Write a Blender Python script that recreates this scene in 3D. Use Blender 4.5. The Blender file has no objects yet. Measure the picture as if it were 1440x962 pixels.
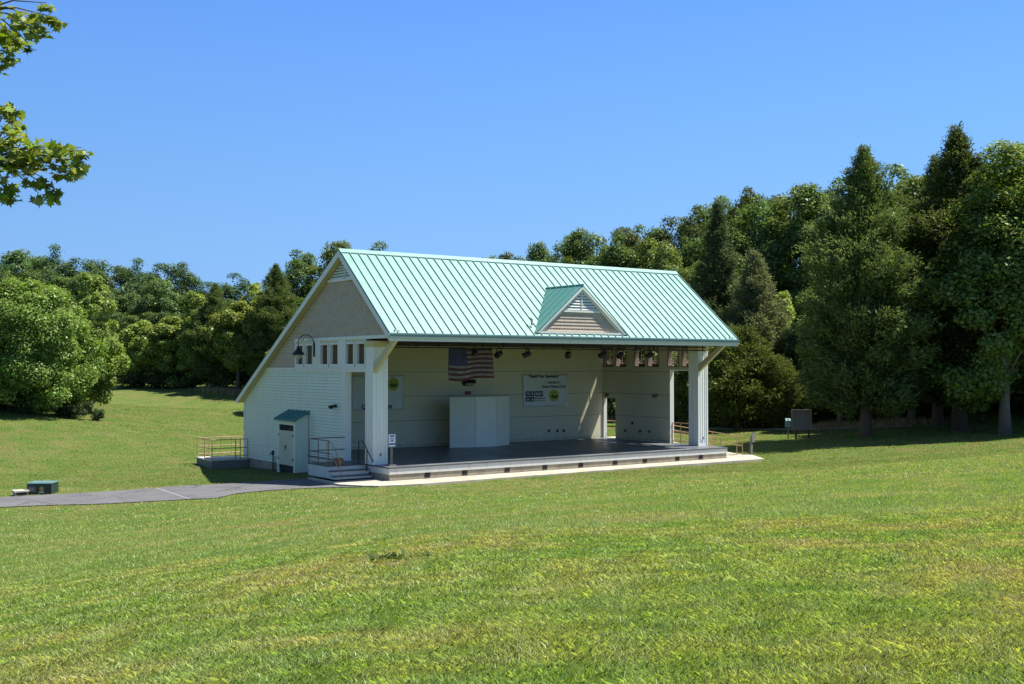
import bpy, bmesh, math, random
import numpy as np
from mathutils import Vector, Matrix

S = bpy.context.scene
COL = S.collection
rng = np.random.default_rng(11)
random.seed(7)

# ------------------------------------------------------------------ object helpers
def link(o, parent=None):
    COL.objects.link(o)
    if parent is not None:
        o.parent = parent
    return o

def tag(o, label=None, cat=None, group=None, kind=None):
    if label: o['label'] = label
    if cat: o['category'] = cat
    if group: o['group'] = group
    if kind: o['kind'] = kind
    return o

def thing(name, label, cat, loc=(0, 0, 0), rz=0.0, group=None):
    o = bpy.data.objects.new(name, None)
    o.empty_display_size = .2
    link(o)
    o.location = loc
    o.rotation_euler = (0, 0, rz)
    return tag(o, label, cat, group)

class MB:
    """collects shapes, then links them as ONE mesh object"""
    def __init__(s):
        s.v = []; s.f = []; s.m = []
    def add(s, vs, fs, mi=0):
        n = len(s.v)
        s.v += [tuple(p) for p in vs]
        for f in fs:
            s.f.append([i + n for i in f]); s.m.append(mi)
        return s
    def box(s, x0, x1, y0, y1, z0, z1, mi=0):
        x0, x1 = sorted((x0, x1)); y0, y1 = sorted((y0, y1)); z0, z1 = sorted((z0, z1))
        return s.add([(x0,y0,z0),(x1,y0,z0),(x1,y1,z0),(x0,y1,z0),(x0,y0,z1),(x1,y0,z1),(x1,y1,z1),(x0,y1,z1)],
                     [(3,2,1,0),(4,5,6,7),(0,1,5,4),(1,2,6,5),(2,3,7,6),(3,0,4,7)], mi)
    def prism(s, poly, off, mi=0):
        """poly: planar 3D points; off: extrusion vector"""
        n = len(poly); o = Vector(off)
        vs = [Vector(p) for p in poly] + [Vector(p) + o for p in poly]
        fs = [tuple(range(n))[::-1], tuple(range(n, 2*n))]
        for i in range(n):
            j = (i+1) % n
            fs.append((i, j, n+j, n+i))
        return s.add(vs, fs, mi)
    def beam(s, p0, p1, w, h, up=(0,0,1), mi=0):
        p0, p1 = Vector(p0), Vector(p1)
        d = (p1-p0).normalized(); a = d.cross(Vector(up))
        if a.length < 1e-4: a = d.cross(Vector((1,0,0)))
        a.normalize(); b = a.cross(d)
        vs = []
        for p in (p0, p1):
            for sa, sb in ((-1,-1),(1,-1),(1,1),(-1,1)):
                vs.append(p + a*sa*w/2 + b*sb*h/2)
        return s.add(vs, [(3,2,1,0),(4,5,6,7),(0,1,5,4),(1,2,6,5),(2,3,7,6),(3,0,4,7)], mi)
    def tube(s, pts, r, n=8, mi=0, caps=True):
        pts = [Vector(p) for p in pts]
        rs = r if isinstance(r, (list, tuple)) else [r]*len(pts)
        vs = []; fs = []
        ref = Vector((0.13, 0.27, 1)).normalized()
        for i, p in enumerate(pts):
            d = (pts[min(i+1, len(pts)-1)] - pts[max(i-1, 0)]).normalized()
            a = d.cross(ref)
            if a.length < 1e-3: a = d.cross(Vector((1,0,0)))
            a.normalize(); b = d.cross(a)
            for k in range(n):
                t = 2*math.pi*k/n
                vs.append(p + (a*math.cos(t) + b*math.sin(t))*rs[i])
        for i in range(len(pts)-1):
            for k in range(n):
                k2 = (k+1) % n
                fs.append((i*n+k, i*n+k2, (i+1)*n+k2, (i+1)*n+k))
        if caps:
            fs.append(tuple(range(n))[::-1]); fs.append(tuple(range((len(pts)-1)*n, len(pts)*n)))
        return s.add(vs, fs, mi)
    def lathe(s, prof, c, n=16, mi=0):
        """prof: (r, z) list, c: base point"""
        vs = []; fs = []
        for r, z in prof:
            for k in range(n):
                t = 2*math.pi*k/n
                vs.append((c[0]+r*math.cos(t), c[1]+r*math.sin(t), c[2]+z))
        for i in range(len(prof)-1):
            for k in range(n):
                k2 = (k+1) % n
                fs.append((i*n+k, i*n+k2, (i+1)*n+k2, (i+1)*n+k))
        fs.append(tuple(range(n))[::-1]); fs.append(tuple(range((len(prof)-1)*n, len(prof)*n)))
        return s.add(vs, fs, mi)
    def build(s, name, mats, parent=None, smooth=False):
        me = bpy.data.meshes.new(name)
        me.from_pydata(s.v, [], s.f)
        for m in (mats if isinstance(mats, (list, tuple)) else [mats]): me.materials.append(m)
        if max(s.m, default=0): me.polygons.foreach_set('material_index', s.m)
        bm = bmesh.new(); bm.from_mesh(me)
        bmesh.ops.recalc_face_normals(bm, faces=bm.faces); bm.to_mesh(me); bm.free()
        if smooth: me.polygons.foreach_set('use_smooth', [True]*len(me.polygons))
        me.update()
        return link(bpy.data.objects.new(name, me), parent)

def np_mesh(name, verts, polys_n, nper, mat, smooth=False):
    """verts (N,3); polygons are consecutive runs of nper vertices given by index array polys_n (M,nper)"""
    me = bpy.data.meshes.new(name)
    M = len(polys_n)
    me.vertices.add(len(verts)); me.vertices.foreach_set('co', np.ascontiguousarray(verts, np.float32).ravel())
    me.loops.add(M*nper); me.loops.foreach_set('vertex_index', np.ascontiguousarray(polys_n, np.int32).ravel())
    me.polygons.add(M); me.polygons.foreach_set('loop_start', np.arange(0, M*nper, nper, dtype=np.int32))
    if smooth: me.polygons.foreach_set('use_smooth', np.ones(M, bool))
    me.materials.append(mat)
    me.update(calc_edges=True); me.validate()
    return me

# ------------------------------------------------------------------ materials
def new_mat(name):
    m = bpy.data.materials.new(name); m.use_nodes = True
    nt = m.node_tree; nt.nodes.clear()
    return m, nt
def noise(nt, scale, detail=4, vec=None, rough=.55):
    n = nt.nodes.new('ShaderNodeTexNoise'); n.inputs['Scale'].default_value = scale
    n.inputs['Detail'].default_value = detail; n.inputs['Roughness'].default_value = rough
    if vec is not None: nt.links.new(vec, n.inputs['Vector'])
    return n.outputs['Fac']
def mixc(nt, fac, a, b, blend='MIX'):
    n = nt.nodes.new('ShaderNodeMix'); n.data_type = 'RGBA'; n.blend_type = blend
    for sock, v in ((n.inputs[0], fac), (n.inputs[6], a), (n.inputs[7], b)):
        if hasattr(v, 'node'): nt.links.new(v, sock)
        elif isinstance(v, (int, float)): sock.default_value = v
        else: sock.default_value = (*v, 1) if len(v) == 3 else v
    return n.outputs[2]
def mth(nt, op, a, b=0.0, c=0.0):
    n = nt.nodes.new('ShaderNodeMath'); n.operation = op
    for i, v in enumerate((a, b, c)):
        if hasattr(v, 'node'): nt.links.new(v, n.inputs[i])
        else: n.inputs[i].default_value = v
    return n.outputs[0]
def maprange(nt, v, a, b, c=0., d=1.):
    n = nt.nodes.new('ShaderNodeMapRange'); n.clamp = True
    nt.links.new(v, n.inputs[0])
    for i, x in enumerate((a, b, c, d)): n.inputs[i+1].default_value = x
    return n.outputs[0]
def pos(nt): return nt.nodes.new('ShaderNodeNewGeometry').outputs['Position']
def objpos(nt): return nt.nodes.new('ShaderNodeTexCoord').outputs['Object']
def sep(nt, v):
    n = nt.nodes.new('ShaderNodeSeparateXYZ'); nt.links.new(v, n.inputs[0]); return n.outputs
def bsdf(nt, col, rough=.6, metal=0., spec=.4, normal=None):
    b = nt.nodes.new('ShaderNodeBsdfPrincipled')
    if hasattr(col, 'node'): nt.links.new(col, b.inputs['Base Color'])
    else: b.inputs['Base Color'].default_value = (*col, 1)
    if hasattr(rough, 'node'): nt.links.new(rough, b.inputs['Roughness'])
    else: b.inputs['Roughness'].default_value = rough
    b.inputs['Metallic'].default_value = metal
    b.inputs['Specular IOR Level'].default_value = spec
    if normal is not None: nt.links.new(normal, b.inputs['Normal'])
    o = nt.nodes.new('ShaderNodeOutputMaterial'); nt.links.new(b.outputs[0], o.inputs[0])
    return b
def bump(nt, h, strength=.3, dist=.02):
    n = nt.nodes.new('ShaderNodeBump'); n.inputs['Strength'].default_value = strength
    n.inputs['Distance'].default_value = dist; nt.links.new(h, n.inputs['Height']); return n.outputs[0]

def painted(name, col, rough=.55, dirt=(.30,.27,.22), amount=.25, scale=2.2, metal=0., spec=.4, streak=False):
    m, nt = new_mat(name)
    p = pos(nt)
    if streak:
        mp = nt.nodes.new('ShaderNodeMapping'); mp.inputs['Scale'].default_value = (3, 3, .35)
        nt.links.new(p, mp.inputs['Vector']); pv = mp.outputs[0]
    else: pv = p
    n1 = noise(nt, scale, 6, pv, .62); n2 = noise(nt, scale*14, 3, p)
    c = mixc(nt, maprange(nt, n1, .45, .78, 0, amount), col, dirt)
    c = mixc(nt, maprange(nt, n2, .3, .7, 0, .10), c, tuple(x*.6 for x in col))
    bsdf(nt, c, rough, metal, spec, bump(nt, n2, .12, .004))
    return m

M = {}
M['siding'] = painted('white_clapboard_paint', (.68,.735,.60), .5, (.46,.46,.36), .35, 1.1, streak=True)
M['trim'] = painted('white_trim_paint', (.70,.71,.645), .5, (.44,.41,.32), .28, 1.6, streak=True)
M['cream'] = painted('bounce_tinted_cream', (.52,.46,.27), .6, (.36,.30,.16), .3, 1.5)  # yellow of light reflected under the eaves is put into this cream
M['column'] = painted('white_column_paint', (.79,.795,.73), .5, (.48,.45,.36), .25, 1.4, streak=True)
def roof_mat():
    m, nt = new_mat('teal_metal_roofing')
    p = pos(nt); x = sep(nt, p)[0]
    wn = nt.nodes.new('ShaderNodeTexWhiteNoise'); wn.noise_dimensions = '1D'
    nt.links.new(mth(nt, 'FLOOR', mth(nt, 'DIVIDE', mth(nt, 'ADD', x, .31), .42574)), wn.inputs['W'])
    mp = nt.nodes.new('ShaderNodeMapping'); mp.inputs['Scale'].default_value = (7, .5, .5); nt.links.new(p, mp.inputs['Vector'])
    st = noise(nt, 1., 5, mp.outputs[0], .6); big = noise(nt, .28, 4, p); fine = noise(nt, 2.2, 3, p)
    c = mixc(nt, maprange(nt, big, .35, .7), (.082,.235,.200), (.106,.258,.226))
    c = mixc(nt, maprange(nt, st, .5, .8, 0, .45), c, (.150,.29,.255))
    c = mixc(nt, maprange(nt, wn.outputs['Value'], 0, 1, 0, .22), c, (.085,.24,.205))
    bsdf(nt, c, maprange(nt, fine, .3, .7, .38, .52), 0, .5, bump(nt, fine, .25, .03)); return m
M['teal'] = None
M['tealdark'] = painted('dark_teal_metal', (.07,.21,.19), .45, (.05,.12,.12), .3, 2)
M['gutter'] = painted('blue_grey_gutter', (.15,.26,.275), .45, (.3,.33,.32), .4, 1.2)
M['drip'] = painted('white_drip_edge', (.62,.65,.65), .5)
M['fascia'] = painted('pale_deck_fascia', (.60,.60,.565), .6, (.30,.27,.20), .4, 1.6, streak=True)
M['deckedge'] = painted('slate_deck_paint', (.075,.085,.10), .45, (.15,.15,.15), .4, 1.3)
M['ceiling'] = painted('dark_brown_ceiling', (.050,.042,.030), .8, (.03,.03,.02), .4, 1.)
M['black'] = painted('black_metal', (.012,.012,.013), .45, (.03,.03,.03), .3, 4)
M['dark'] = painted('void_shade_fill', (.02,.02,.018), .9)  # near-black fill that paints the shade inside hollows
M['rail'] = painted('rusty_brown_rail', (.42,.26,.15), .55, (.20,.10,.05), .55, 6)
M['railshaded'] = painted('shaded_brown_rail', (.17,.11,.08), .5, (.20,.10,.05), .4, 6)  # darker copy of the brown rail, with shade put into its colour
M['screen'] = painted('white_panel_paint', (.76,.74,.60), .55, (.5,.47,.38), .2, 1.)
M['shutterdoor'] = painted('cream_door_paint', (.58,.58,.44), .55, (.38,.34,.22), .3, 1.8)
M['greenbox'] = painted('dark_green_cabinet', (.018,.042,.034), .5, (.06,.06,.04), .4, 4)
M['greenlid'] = painted('green_cabinet_lid', (.11,.20,.19), .4, (.25,.33,.3), .4, 3)
M['grey'] = painted('weathered_grey_board', (.17,.17,.155), .75, (.09,.09,.08), .5, 5, streak=True)
M['greypost'] = painted('weathered_post', (.20,.185,.16), .8, (.10,.09,.08), .5, 6, streak=True)
M['darkpost'] = painted('dark_timber_post', (.05,.04,.035), .8)
M['wood'] = painted('brown_wood', (.20,.11,.06), .7, (.10,.05,.03), .4, 6)
M['paleconc'] = painted('pale_concrete', (.48,.46,.40), .85, (.3,.27,.22), .45, 3)
M['bluesign'] = painted('blue_sign', (.04,.12,.30), .4)
M['whitesign'] = painted('white_sign', (.72,.74,.76), .4, amount=.1)
M['ink'] = painted('dark_ink', (.03,.03,.035), .7, amount=0)
M['inkblue'] = painted('navy_ink', (.02,.035,.08), .7, amount=0)
M['banner'] = painted('white_vinyl', (.62,.66,.64), .45, (.5,.52,.5), .3, 1.5)
M['emblem'] = painted('yellow_green_emblem', (.42,.46,.06), .6, (.2,.28,.04), .5, 5)
M['emblemdark'] = painted('dark_green_emblem', (.05,.09,.04), .6, amount=.1)
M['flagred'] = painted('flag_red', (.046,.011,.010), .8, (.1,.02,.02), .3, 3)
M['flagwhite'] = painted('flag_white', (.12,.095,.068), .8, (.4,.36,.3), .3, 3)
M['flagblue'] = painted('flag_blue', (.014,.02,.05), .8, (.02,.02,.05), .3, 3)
M['lens'] = painted('lamp_glass', (.45,.42,.36), .2, amount=.1)
M['redbox'] = painted('red_box', (.30,.05,.04), .5)
M['warn'] = painted('orange_label', (.50,.26,.04), .5, (.3,.2,.05), .5, 6)
M['iron'] = painted('brown_ironwork', (.34,.245,.205), .5, (.30,.18,.12), .4, 8)

M['teal'] = roof_mat()
# stage walls: plywood sheets with a thin horizontal joint every 1.25 m and faint scuffs
def wall_mat():
    m, nt = new_mat('cream_stage_panelling')
    p = pos(nt); z = sep(nt, p)[2]
    fr = mth(nt, 'FRACT', mth(nt, 'DIVIDE', mth(nt, 'SUBTRACT', z, .642), 1.235))
    j = mth(nt, 'LESS_THAN', fr, .018)
    n = noise(nt, .9, 6, p, .65)
    c = mixc(nt, maprange(nt, n, .4, .8, 0, .35), (.66,.62,.44), (.52,.485,.355))
    c = mixc(nt, j, c, (.20,.19,.15))
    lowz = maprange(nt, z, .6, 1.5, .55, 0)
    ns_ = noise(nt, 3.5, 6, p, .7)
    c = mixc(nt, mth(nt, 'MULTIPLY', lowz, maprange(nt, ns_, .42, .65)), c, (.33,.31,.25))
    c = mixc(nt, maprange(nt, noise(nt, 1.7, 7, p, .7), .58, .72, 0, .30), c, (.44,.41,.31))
    n2 = noise(nt, 9, 3, p)
    bsdf(nt, c, .6, 0, .3, bump(nt, n2, .15, .004)); return m
M['stagewall'] = wall_mat()

def floor_mat():
    m, nt = new_mat('slate_blue_stage_floor')
    p = pos(nt)
    n = noise(nt, .8, 7, p, .65); n2 = noise(nt, 5, 5, p)
    c = mixc(nt, maprange(nt, n, .35, .75), (.095,.105,.120), (.16,.168,.175))
    c = mixc(nt, maprange(nt, n2, .6, .8, 0, .4), c, (.20,.195,.185))
    bsdf(nt, c, maprange(nt, n, .3, .7, .28, .5), 0, .5); return m
M['floor'] = floor_mat()

def shingle_mat():
    m, nt = new_mat('cedar_shingles')
    p = pos(nt); s = sep(nt, p)
    u = mth(nt, 'ADD', s[0], s[1])
    row = mth(nt, 'FLOOR', mth(nt, 'DIVIDE', s[2], .152))
    uu = mth(nt, 'ADD', mth(nt, 'DIVIDE', u, .16), mth(nt, 'MULTIPLY', row, .37))
    fr = mth(nt, 'FRACT', uu)
    gap = mth(nt, 'LESS_THAN', fr, .07)
    wn = nt.nodes.new('ShaderNodeTexWhiteNoise'); wn.noise_dimensions = '2D'
    cb = nt.nodes.new('ShaderNodeCombineXYZ')
    nt.links.new(mth(nt, 'FLOOR', uu), cb.inputs[0]); nt.links.new(row, cb.inputs[1]); nt.links.new(cb.outputs[0], wn.inputs['Vector'])
    c = mixc(nt, wn.outputs['Value'], (.42,.335,.26), (.51,.415,.33))
    n = noise(nt, 1.1, 5, p)
    c = mixc(nt, maprange(nt, n, .4, .75, 0, .6), c, (.43,.37,.315))
    c = mixc(nt, gap, c, (.10,.08,.065))
    bsdf(nt, c, .85, 0, .2); return m
M['shingle'] = shingle_mat()

def block_mat():
    m, nt = new_mat('beige_concrete_block')
    p = pos(nt); s = sep(nt, p)
    u = mth(nt, 'ADD', s[0], s[1])
    fz = mth(nt, 'FRACT', mth(nt, 'DIVIDE', mth(nt, 'ADD', s[2], 1.), .2))
    row = mth(nt, 'FLOOR', mth(nt, 'DIVIDE', mth(nt, 'ADD', s[2], 1.), .2))
    fu = mth(nt, 'FRACT', mth(nt, 'ADD', mth(nt, 'DIVIDE', u, .4), mth(nt, 'MULTIPLY', row, .5)))
    j = mth(nt, 'MAXIMUM', mth(nt, 'LESS_THAN', fz, .06), mth(nt, 'LESS_THAN', fu, .03))
    n = noise(nt, 1.3, 6, p, .7); n2 = noise(nt, 12, 4, p)
    c = mixc(nt, maprange(nt, n, .35, .7), (.42,.36,.26), (.22,.19,.145))
    c = mixc(nt, maprange(nt, n2, .4, .7, 0, .4), c, (.30,.26,.2))
    c = mixc(nt, mth(nt, 'MULTIPLY', j, .6), c, (.16,.14,.11))
    bsdf(nt, c, .9, 0, .2, bump(nt, n2, .4, .01)); return m
M['block'] = block_mat()

def concrete_mat():
    m, nt = new_mat('pale_concrete_slab')
    p = pos(nt); s = sep(nt, p)
    n = noise(nt, .9, 6, p, .65); n2 = noise(nt, 30, 3, p)
    c = mixc(nt, maprange(nt, n, .35, .7), (.47,.43,.34), (.30,.27,.21))
    c = mixc(nt, maprange(nt, n2, .35, .7, 0, .3), c, (.30,.28,.23))
    j = mth(nt, 'LESS_THAN', mth(nt, 'FRACT', mth(nt, 'DIVIDE', mth(nt, 'ADD', s[0], 5.), 1.8)), .009)
    c = mixc(nt, j, c, (.16,.15,.12))
    bsdf(nt, c, .9, 0, .2, bump(nt, n2, .3, .005)); return m
M['slab'] = concrete_mat()

def asphalt_mat():
    m, nt = new_mat('grey_asphalt')
    p = pos(nt)
    n = noise(nt, .7, 6, p, .6); n2 = noise(nt, 60, 3, p); n3 = noise(nt, 3, 5, p)
    c = mixc(nt, maprange(nt, n, .35, .7), (.088,.088,.091), (.130,.127,.125))
    c = mixc(nt, maprange(nt, n2, .4, .7, 0, .5), c, (.165,.165,.165))
    c = mixc(nt, maprange(nt, n3, .6, .75, 0, .3), c, (.08,.08,.082))
    vo = nt.nodes.new('ShaderNodeTexVoronoi'); vo.feature = 'DISTANCE_TO_EDGE'; vo.inputs['Scale'].default_value = .42
    wv = nt.nodes.new('ShaderNodeVectorMath'); wv.operation = 'ADD'; nt.links.new(p, wv.inputs[0])
    cx = nt.nodes.new('ShaderNodeCombineXYZ'); nt.links.new(mth(nt, 'MULTIPLY', n3, 1.1), cx.inputs[0]); nt.links.new(mth(nt, 'MULTIPLY', n, 1.3), cx.inputs[1]); nt.links.new(cx.outputs[0], wv.inputs[1])
    nt.links.new(wv.outputs[0], vo.inputs['Vector'])
    c = mixc(nt, maprange(nt, vo.outputs['Distance'], .004, .016, .75, 0), c, (.035,.035,.033))
    bsdf(nt, c, .9, 0, .25, bump(nt, n2, .5, .006)); return m
M['asphalt'] = asphalt_mat()
M['jointgrey'] = painted('pale_joint_filler', (.23,.23,.23), .9, (.16,.16,.16), .5, 5)
M['boards'] = painted('brown_window_boards', (.105,.066,.034), .8, (.05,.03,.018), .6, 6, streak=True)
M['frametan'] = painted('tan_window_frame', (.22,.165,.13), .6, (.25,.18,.13), .4, 4)
M['gravel'] = painted('pale_gravel', (.40,.37,.29), .95, (.24,.22,.16), .5, 4)

# lawn colour, shared by the ground sheet and the blades: lush, yellow-green and dry straw patches
def lawn_colour(nt):
    p = pos(nt)
    mp = nt.nodes.new('ShaderNodeMapping'); mp.inputs['Scale'].default_value = (1, 1, .0); nt.links.new(p, mp.inputs['Vector'])
    q = mp.outputs[0]
    big = noise(nt, .10, 4, q, .6); mid = noise(nt, .55, 5, q, .65); sm = noise(nt, 3.2, 4, q, .6)
    c = mixc(nt, maprange(nt, mid, .33, .67), LUSH, YELL)
    c = mixc(nt, maprange(nt, sm, .45, .75, 0, .55), c, DARKG)
    dry = mth(nt, 'MULTIPLY', maprange(nt, big, .38, .58, .12, 1.), maprange(nt, mid, .43, .62))
    dry = mth(nt, 'MULTIPLY', dry, maprange(nt, sm, .30, .6, .35, 1.))
    mpb = nt.nodes.new('ShaderNodeMapping'); mpb.inputs['Scale'].default_value = (1, 1, 0); mpb.inputs['Location'].default_value = (31, 7, 0)
    nt.links.new(p, mpb.inputs['Vector'])
    st = noise(nt, .33, 5, mpb.outputs[0], .65)
    c = mixc(nt, maprange(nt, st, .52, .74, 0, .5), c, PALE)
    c = mixc(nt, mth(nt, 'MULTIPLY', dry, .62), c, STRAW)
    return c, sm
LUSH = (.102,.168,.030); YELL = (.156,.196,.040); DARKG = (.066,.112,.021); PALE = (.225,.226,.100); STRAW = (.255,.180,.092)

def ground_mat():
    m, nt = new_mat('lawn_turf')
    c, sm = lawn_colour(nt)
    p = pos(nt)
    f = noise(nt, 26, 4, p, .7); f2 = noise(nt, 5, 5, p, .75)
    c = mixc(nt, maprange(nt, f, .38, .66, .75, 0), c, (.035,.058,.012))
    c = mixc(nt, maprange(nt, f2, .5, .75, 0, .35), c, (.17,.19,.06))
    # bare reddish soil where a molehill broke the turf
    v = nt.nodes.new('ShaderNodeVectorMath'); v.operation = 'DISTANCE'; nt.links.new(p, v.inputs[0]); v.inputs[1].default_value = (-16.0, -28.9, 2.5)
    dd = mth(nt, 'ADD', v.outputs['Value'], mth(nt, 'MULTIPLY', f2, .5))
    c = mixc(nt, maprange(nt, dd, .36, .56, .85, 0), c, (.20,.115,.065))
    bsdf(nt, c, .95, 0, .1, bump(nt, f, .9, .05)); return m
M['lawn'] = ground_mat()

def leafy(name, jitter=.5, lawnk=(1.9, 1.8, 2.1), gloss=.10, trans=.35, use_obj=True, base=(.06,.1,.02), fromlawn=False, tint=(1.35,1.25,.55)):
    m, nt = new_mat(name)
    g = nt.nodes.new('ShaderNodeNewGeometry')
    r = g.outputs['Random Per Island']
    if fromlawn:
        c, _ = lawn_colour(nt); c = mixc(nt, 1., c, lawnk, 'MULTIPLY')
    elif use_obj: c = nt.nodes.new('ShaderNodeObjectInfo').outputs['Color']
    else:
        rgb = nt.nodes.new('ShaderNodeRGB'); rgb.outputs[0].default_value = (*base, 1); c = rgb.outputs[0]
    hv = nt.nodes.new('ShaderNodeHueSaturation')
    nt.links.new(c, hv.inputs['Color'])
    nt.links.new(maprange(nt, r, 0, 1, 1-jitter, 1+jitter), hv.inputs['Value'])
    rr = mth(nt, 'FRACT', mth(nt, 'MULTIPLY', r, 17.31))
    nt.links.new(maprange(nt, rr, 0, 1, .475, .515), hv.inputs['Hue'])
    nt.links.new(maprange(nt, rr, 0, 1, .75, 1.08), hv.inputs['Saturation'])
    c = hv.outputs[0]
    d = nt.nodes.new('ShaderNodeBsdfDiffuse'); nt.links.new(c, d.inputs[0])
    t = nt.nodes.new('ShaderNodeBsdfTranslucent')
    nt.links.new(mixc(nt, 1., c, tint, 'MULTIPLY'), t.inputs[0])
    mx = nt.nodes.new('ShaderNodeMixShader'); mx.inputs[0].default_value = trans
    nt.links.new(d.outputs[0], mx.inputs[1]); nt.links.new(t.outputs[0], mx.inputs[2])
    gl = nt.nodes.new('ShaderNodeBsdfGlossy'); gl.inputs['Roughness'].default_value = .42; gl.inputs[0].default_value = (.70,.76,.68,1) if fromlawn else (.55,.65,.45,1)
    m2 = nt.nodes.new('ShaderNodeMixShader'); m2.inputs[0].default_value = gloss*.5
    nt.links.new(mx.outputs[0], m2.inputs[1]); nt.links.new(gl.outputs[0], m2.inputs[2])
    o = nt.nodes.new('ShaderNodeOutputMaterial'); nt.links.new(m2.outputs[0], o.inputs[0])
    return m
M['leaf'] = leafy('broad_leaves', .45, gloss=.05, trans=.38)
M['needle'] = leafy('cedar_sprays', .45, gloss=.02, trans=.28, tint=(1.2,1.2,.7))
M['blade'] = leafy('grass_blades', .48, gloss=.055, trans=.44, fromlawn=True, lawnk=(1.92, 2.0, 2.0))
M['bladefar'] = leafy('distant_grass_blades', .25, gloss=0., trans=.40, fromlawn=True, lawnk=(1.35, 1.4, 1.4))
M['straw'] = leafy('dry_straw', .35, gloss=.03, trans=.25, use_obj=False, base=(.33,.26,.12), tint=(1.2,1.1,.8))
M['bark'] = painted('grey_brown_bark', (.11,.085,.065), .95, (.05,.04,.03), .6, 7)
M['barkpale'] = painted('pale_bark', (.17,.145,.115), .95, (.07,.055,.045), .5, 6)
CP = [(-21.87,-39.42,3.00),(-22.21,-35.51,3.05),(-18.13,-38.40,3.05),(-30.55,-51.66,3.30),(-30.74,-23.33,2.60),(-3.50,-42.64,3.30),(-21.61,-32.26,2.60),(-21.35,-25.09,1.75),(-21.00,-15.53,0.75),(-20.65,-5.98,0.05),(-20.30,3.58,-0.50),(-20.67,-32.93,2.75),(-19.46,-26.43,2.00),(-17.86,-17.76,1.00),(-16.25,-9.10,0.15),(-15.24,-3.68,-0.35),(-14.04,2.81,-0.45),(-19.54,-33.73,2.95),(-17.20,-28.03,2.40),(-14.08,-20.44,1.60),(-10.97,-12.84,0.82),(-8.24,-6.20,0.25),(-6.29,-1.45,-0.05),(-18.41,-34.53,3.00),(-14.94,-29.64,2.60),(-10.31,-23.11,1.95),(-5.69,-16.58,1.18),(-1.64,-10.88,0.50),(2.41,-5.17,0.00),(-17.27,-35.33,3.00),(-12.67,-31.24,2.70),(-6.54,-25.78,2.20),(1.13,-18.96,1.45),(7.26,-13.51,0.85),(13.40,-8.05,0.32),(17.23,-4.64,0.06),(-16.14,-36.13,3.05),(-10.41,-32.84,2.80),(-2.77,-28.46,2.45),(6.79,-22.97,1.90),(16.34,-17.49,1.30),(25.89,-12.01,0.95),(-12.30,-36.40,3.10),(2.05,-31.87,2.70),(20.00,-26.21,2.10),(37.94,-20.55,1.60),(-1.70,-1.60,-0.06),(5.00,-1.70,-0.06),(12.00,-1.50,-0.06),(20.50,-1.50,-0.06),(22.00,1.00,-0.07),(10.00,5.00,-0.10),(19.50,8.00,-0.10),(0.00,4.00,-0.05),(0.00,9.00,-0.30),(0.00,15.40,-0.49),(-2.00,15.00,-0.50),(-2.20,17.00,-0.40),(10.00,16.00,-0.20),(20.00,16.00,0.00),(-1.50,9.00,-0.33),(-1.80,4.00,-0.08),(-13.54,5.21,-0.42),(-8.43,4.80,-0.35),(-5.48,2.60,-0.20),(-10.88,10.53,-0.42),(-9.13,18.51,-0.25),(-7.14,27.65,0.80),(-5.30,36.04,1.55),(-2.05,20.76,-0.20),(2.85,34.22,0.60),(8.75,51.85,1.70),(7.35,61.07,2.50),(13.45,54.62,2.60),(-15.73,33.85,1.20),(-15.42,37.72,2.30),(-17.06,91.96,3.20),(1.23,85.12,3.00),(21.27,89.30,3.80),(8.26,123.03,5.00),(-14.87,151.68,6.00),(43.80,110.09,5.00),(29.04,59.28,2.20),(34.89,42.88,1.50),(63.27,84.04,5.00),(-11.37,247.24,7.00),(114.36,158.12,8.00),(207.41,92.17,14.00),(227.87,28.65,14.00),(31.22,5.47,0.25),(31.91,0.71,0.60),(37.79,-2.52,0.80),(39.65,2.50,0.85),(39.85,8.05,0.55),(37.28,18.69,0.05),(40.00,17.02,0.30),(30.52,21.23,0.00),(38.98,31.02,0.20),(50.61,31.74,1.80),(68.73,49.54,4.50),(50.87,13.18,2.20),(72.26,28.65,5.00),(106.49,53.40,9.00),(54.55,4.44,2.60),(83.21,20.89,6.50),(121.43,42.82,10.00),(69.64,-6.25,3.50),(126.84,14.48,8.00),(94.10,74.45,8.00)]
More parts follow.
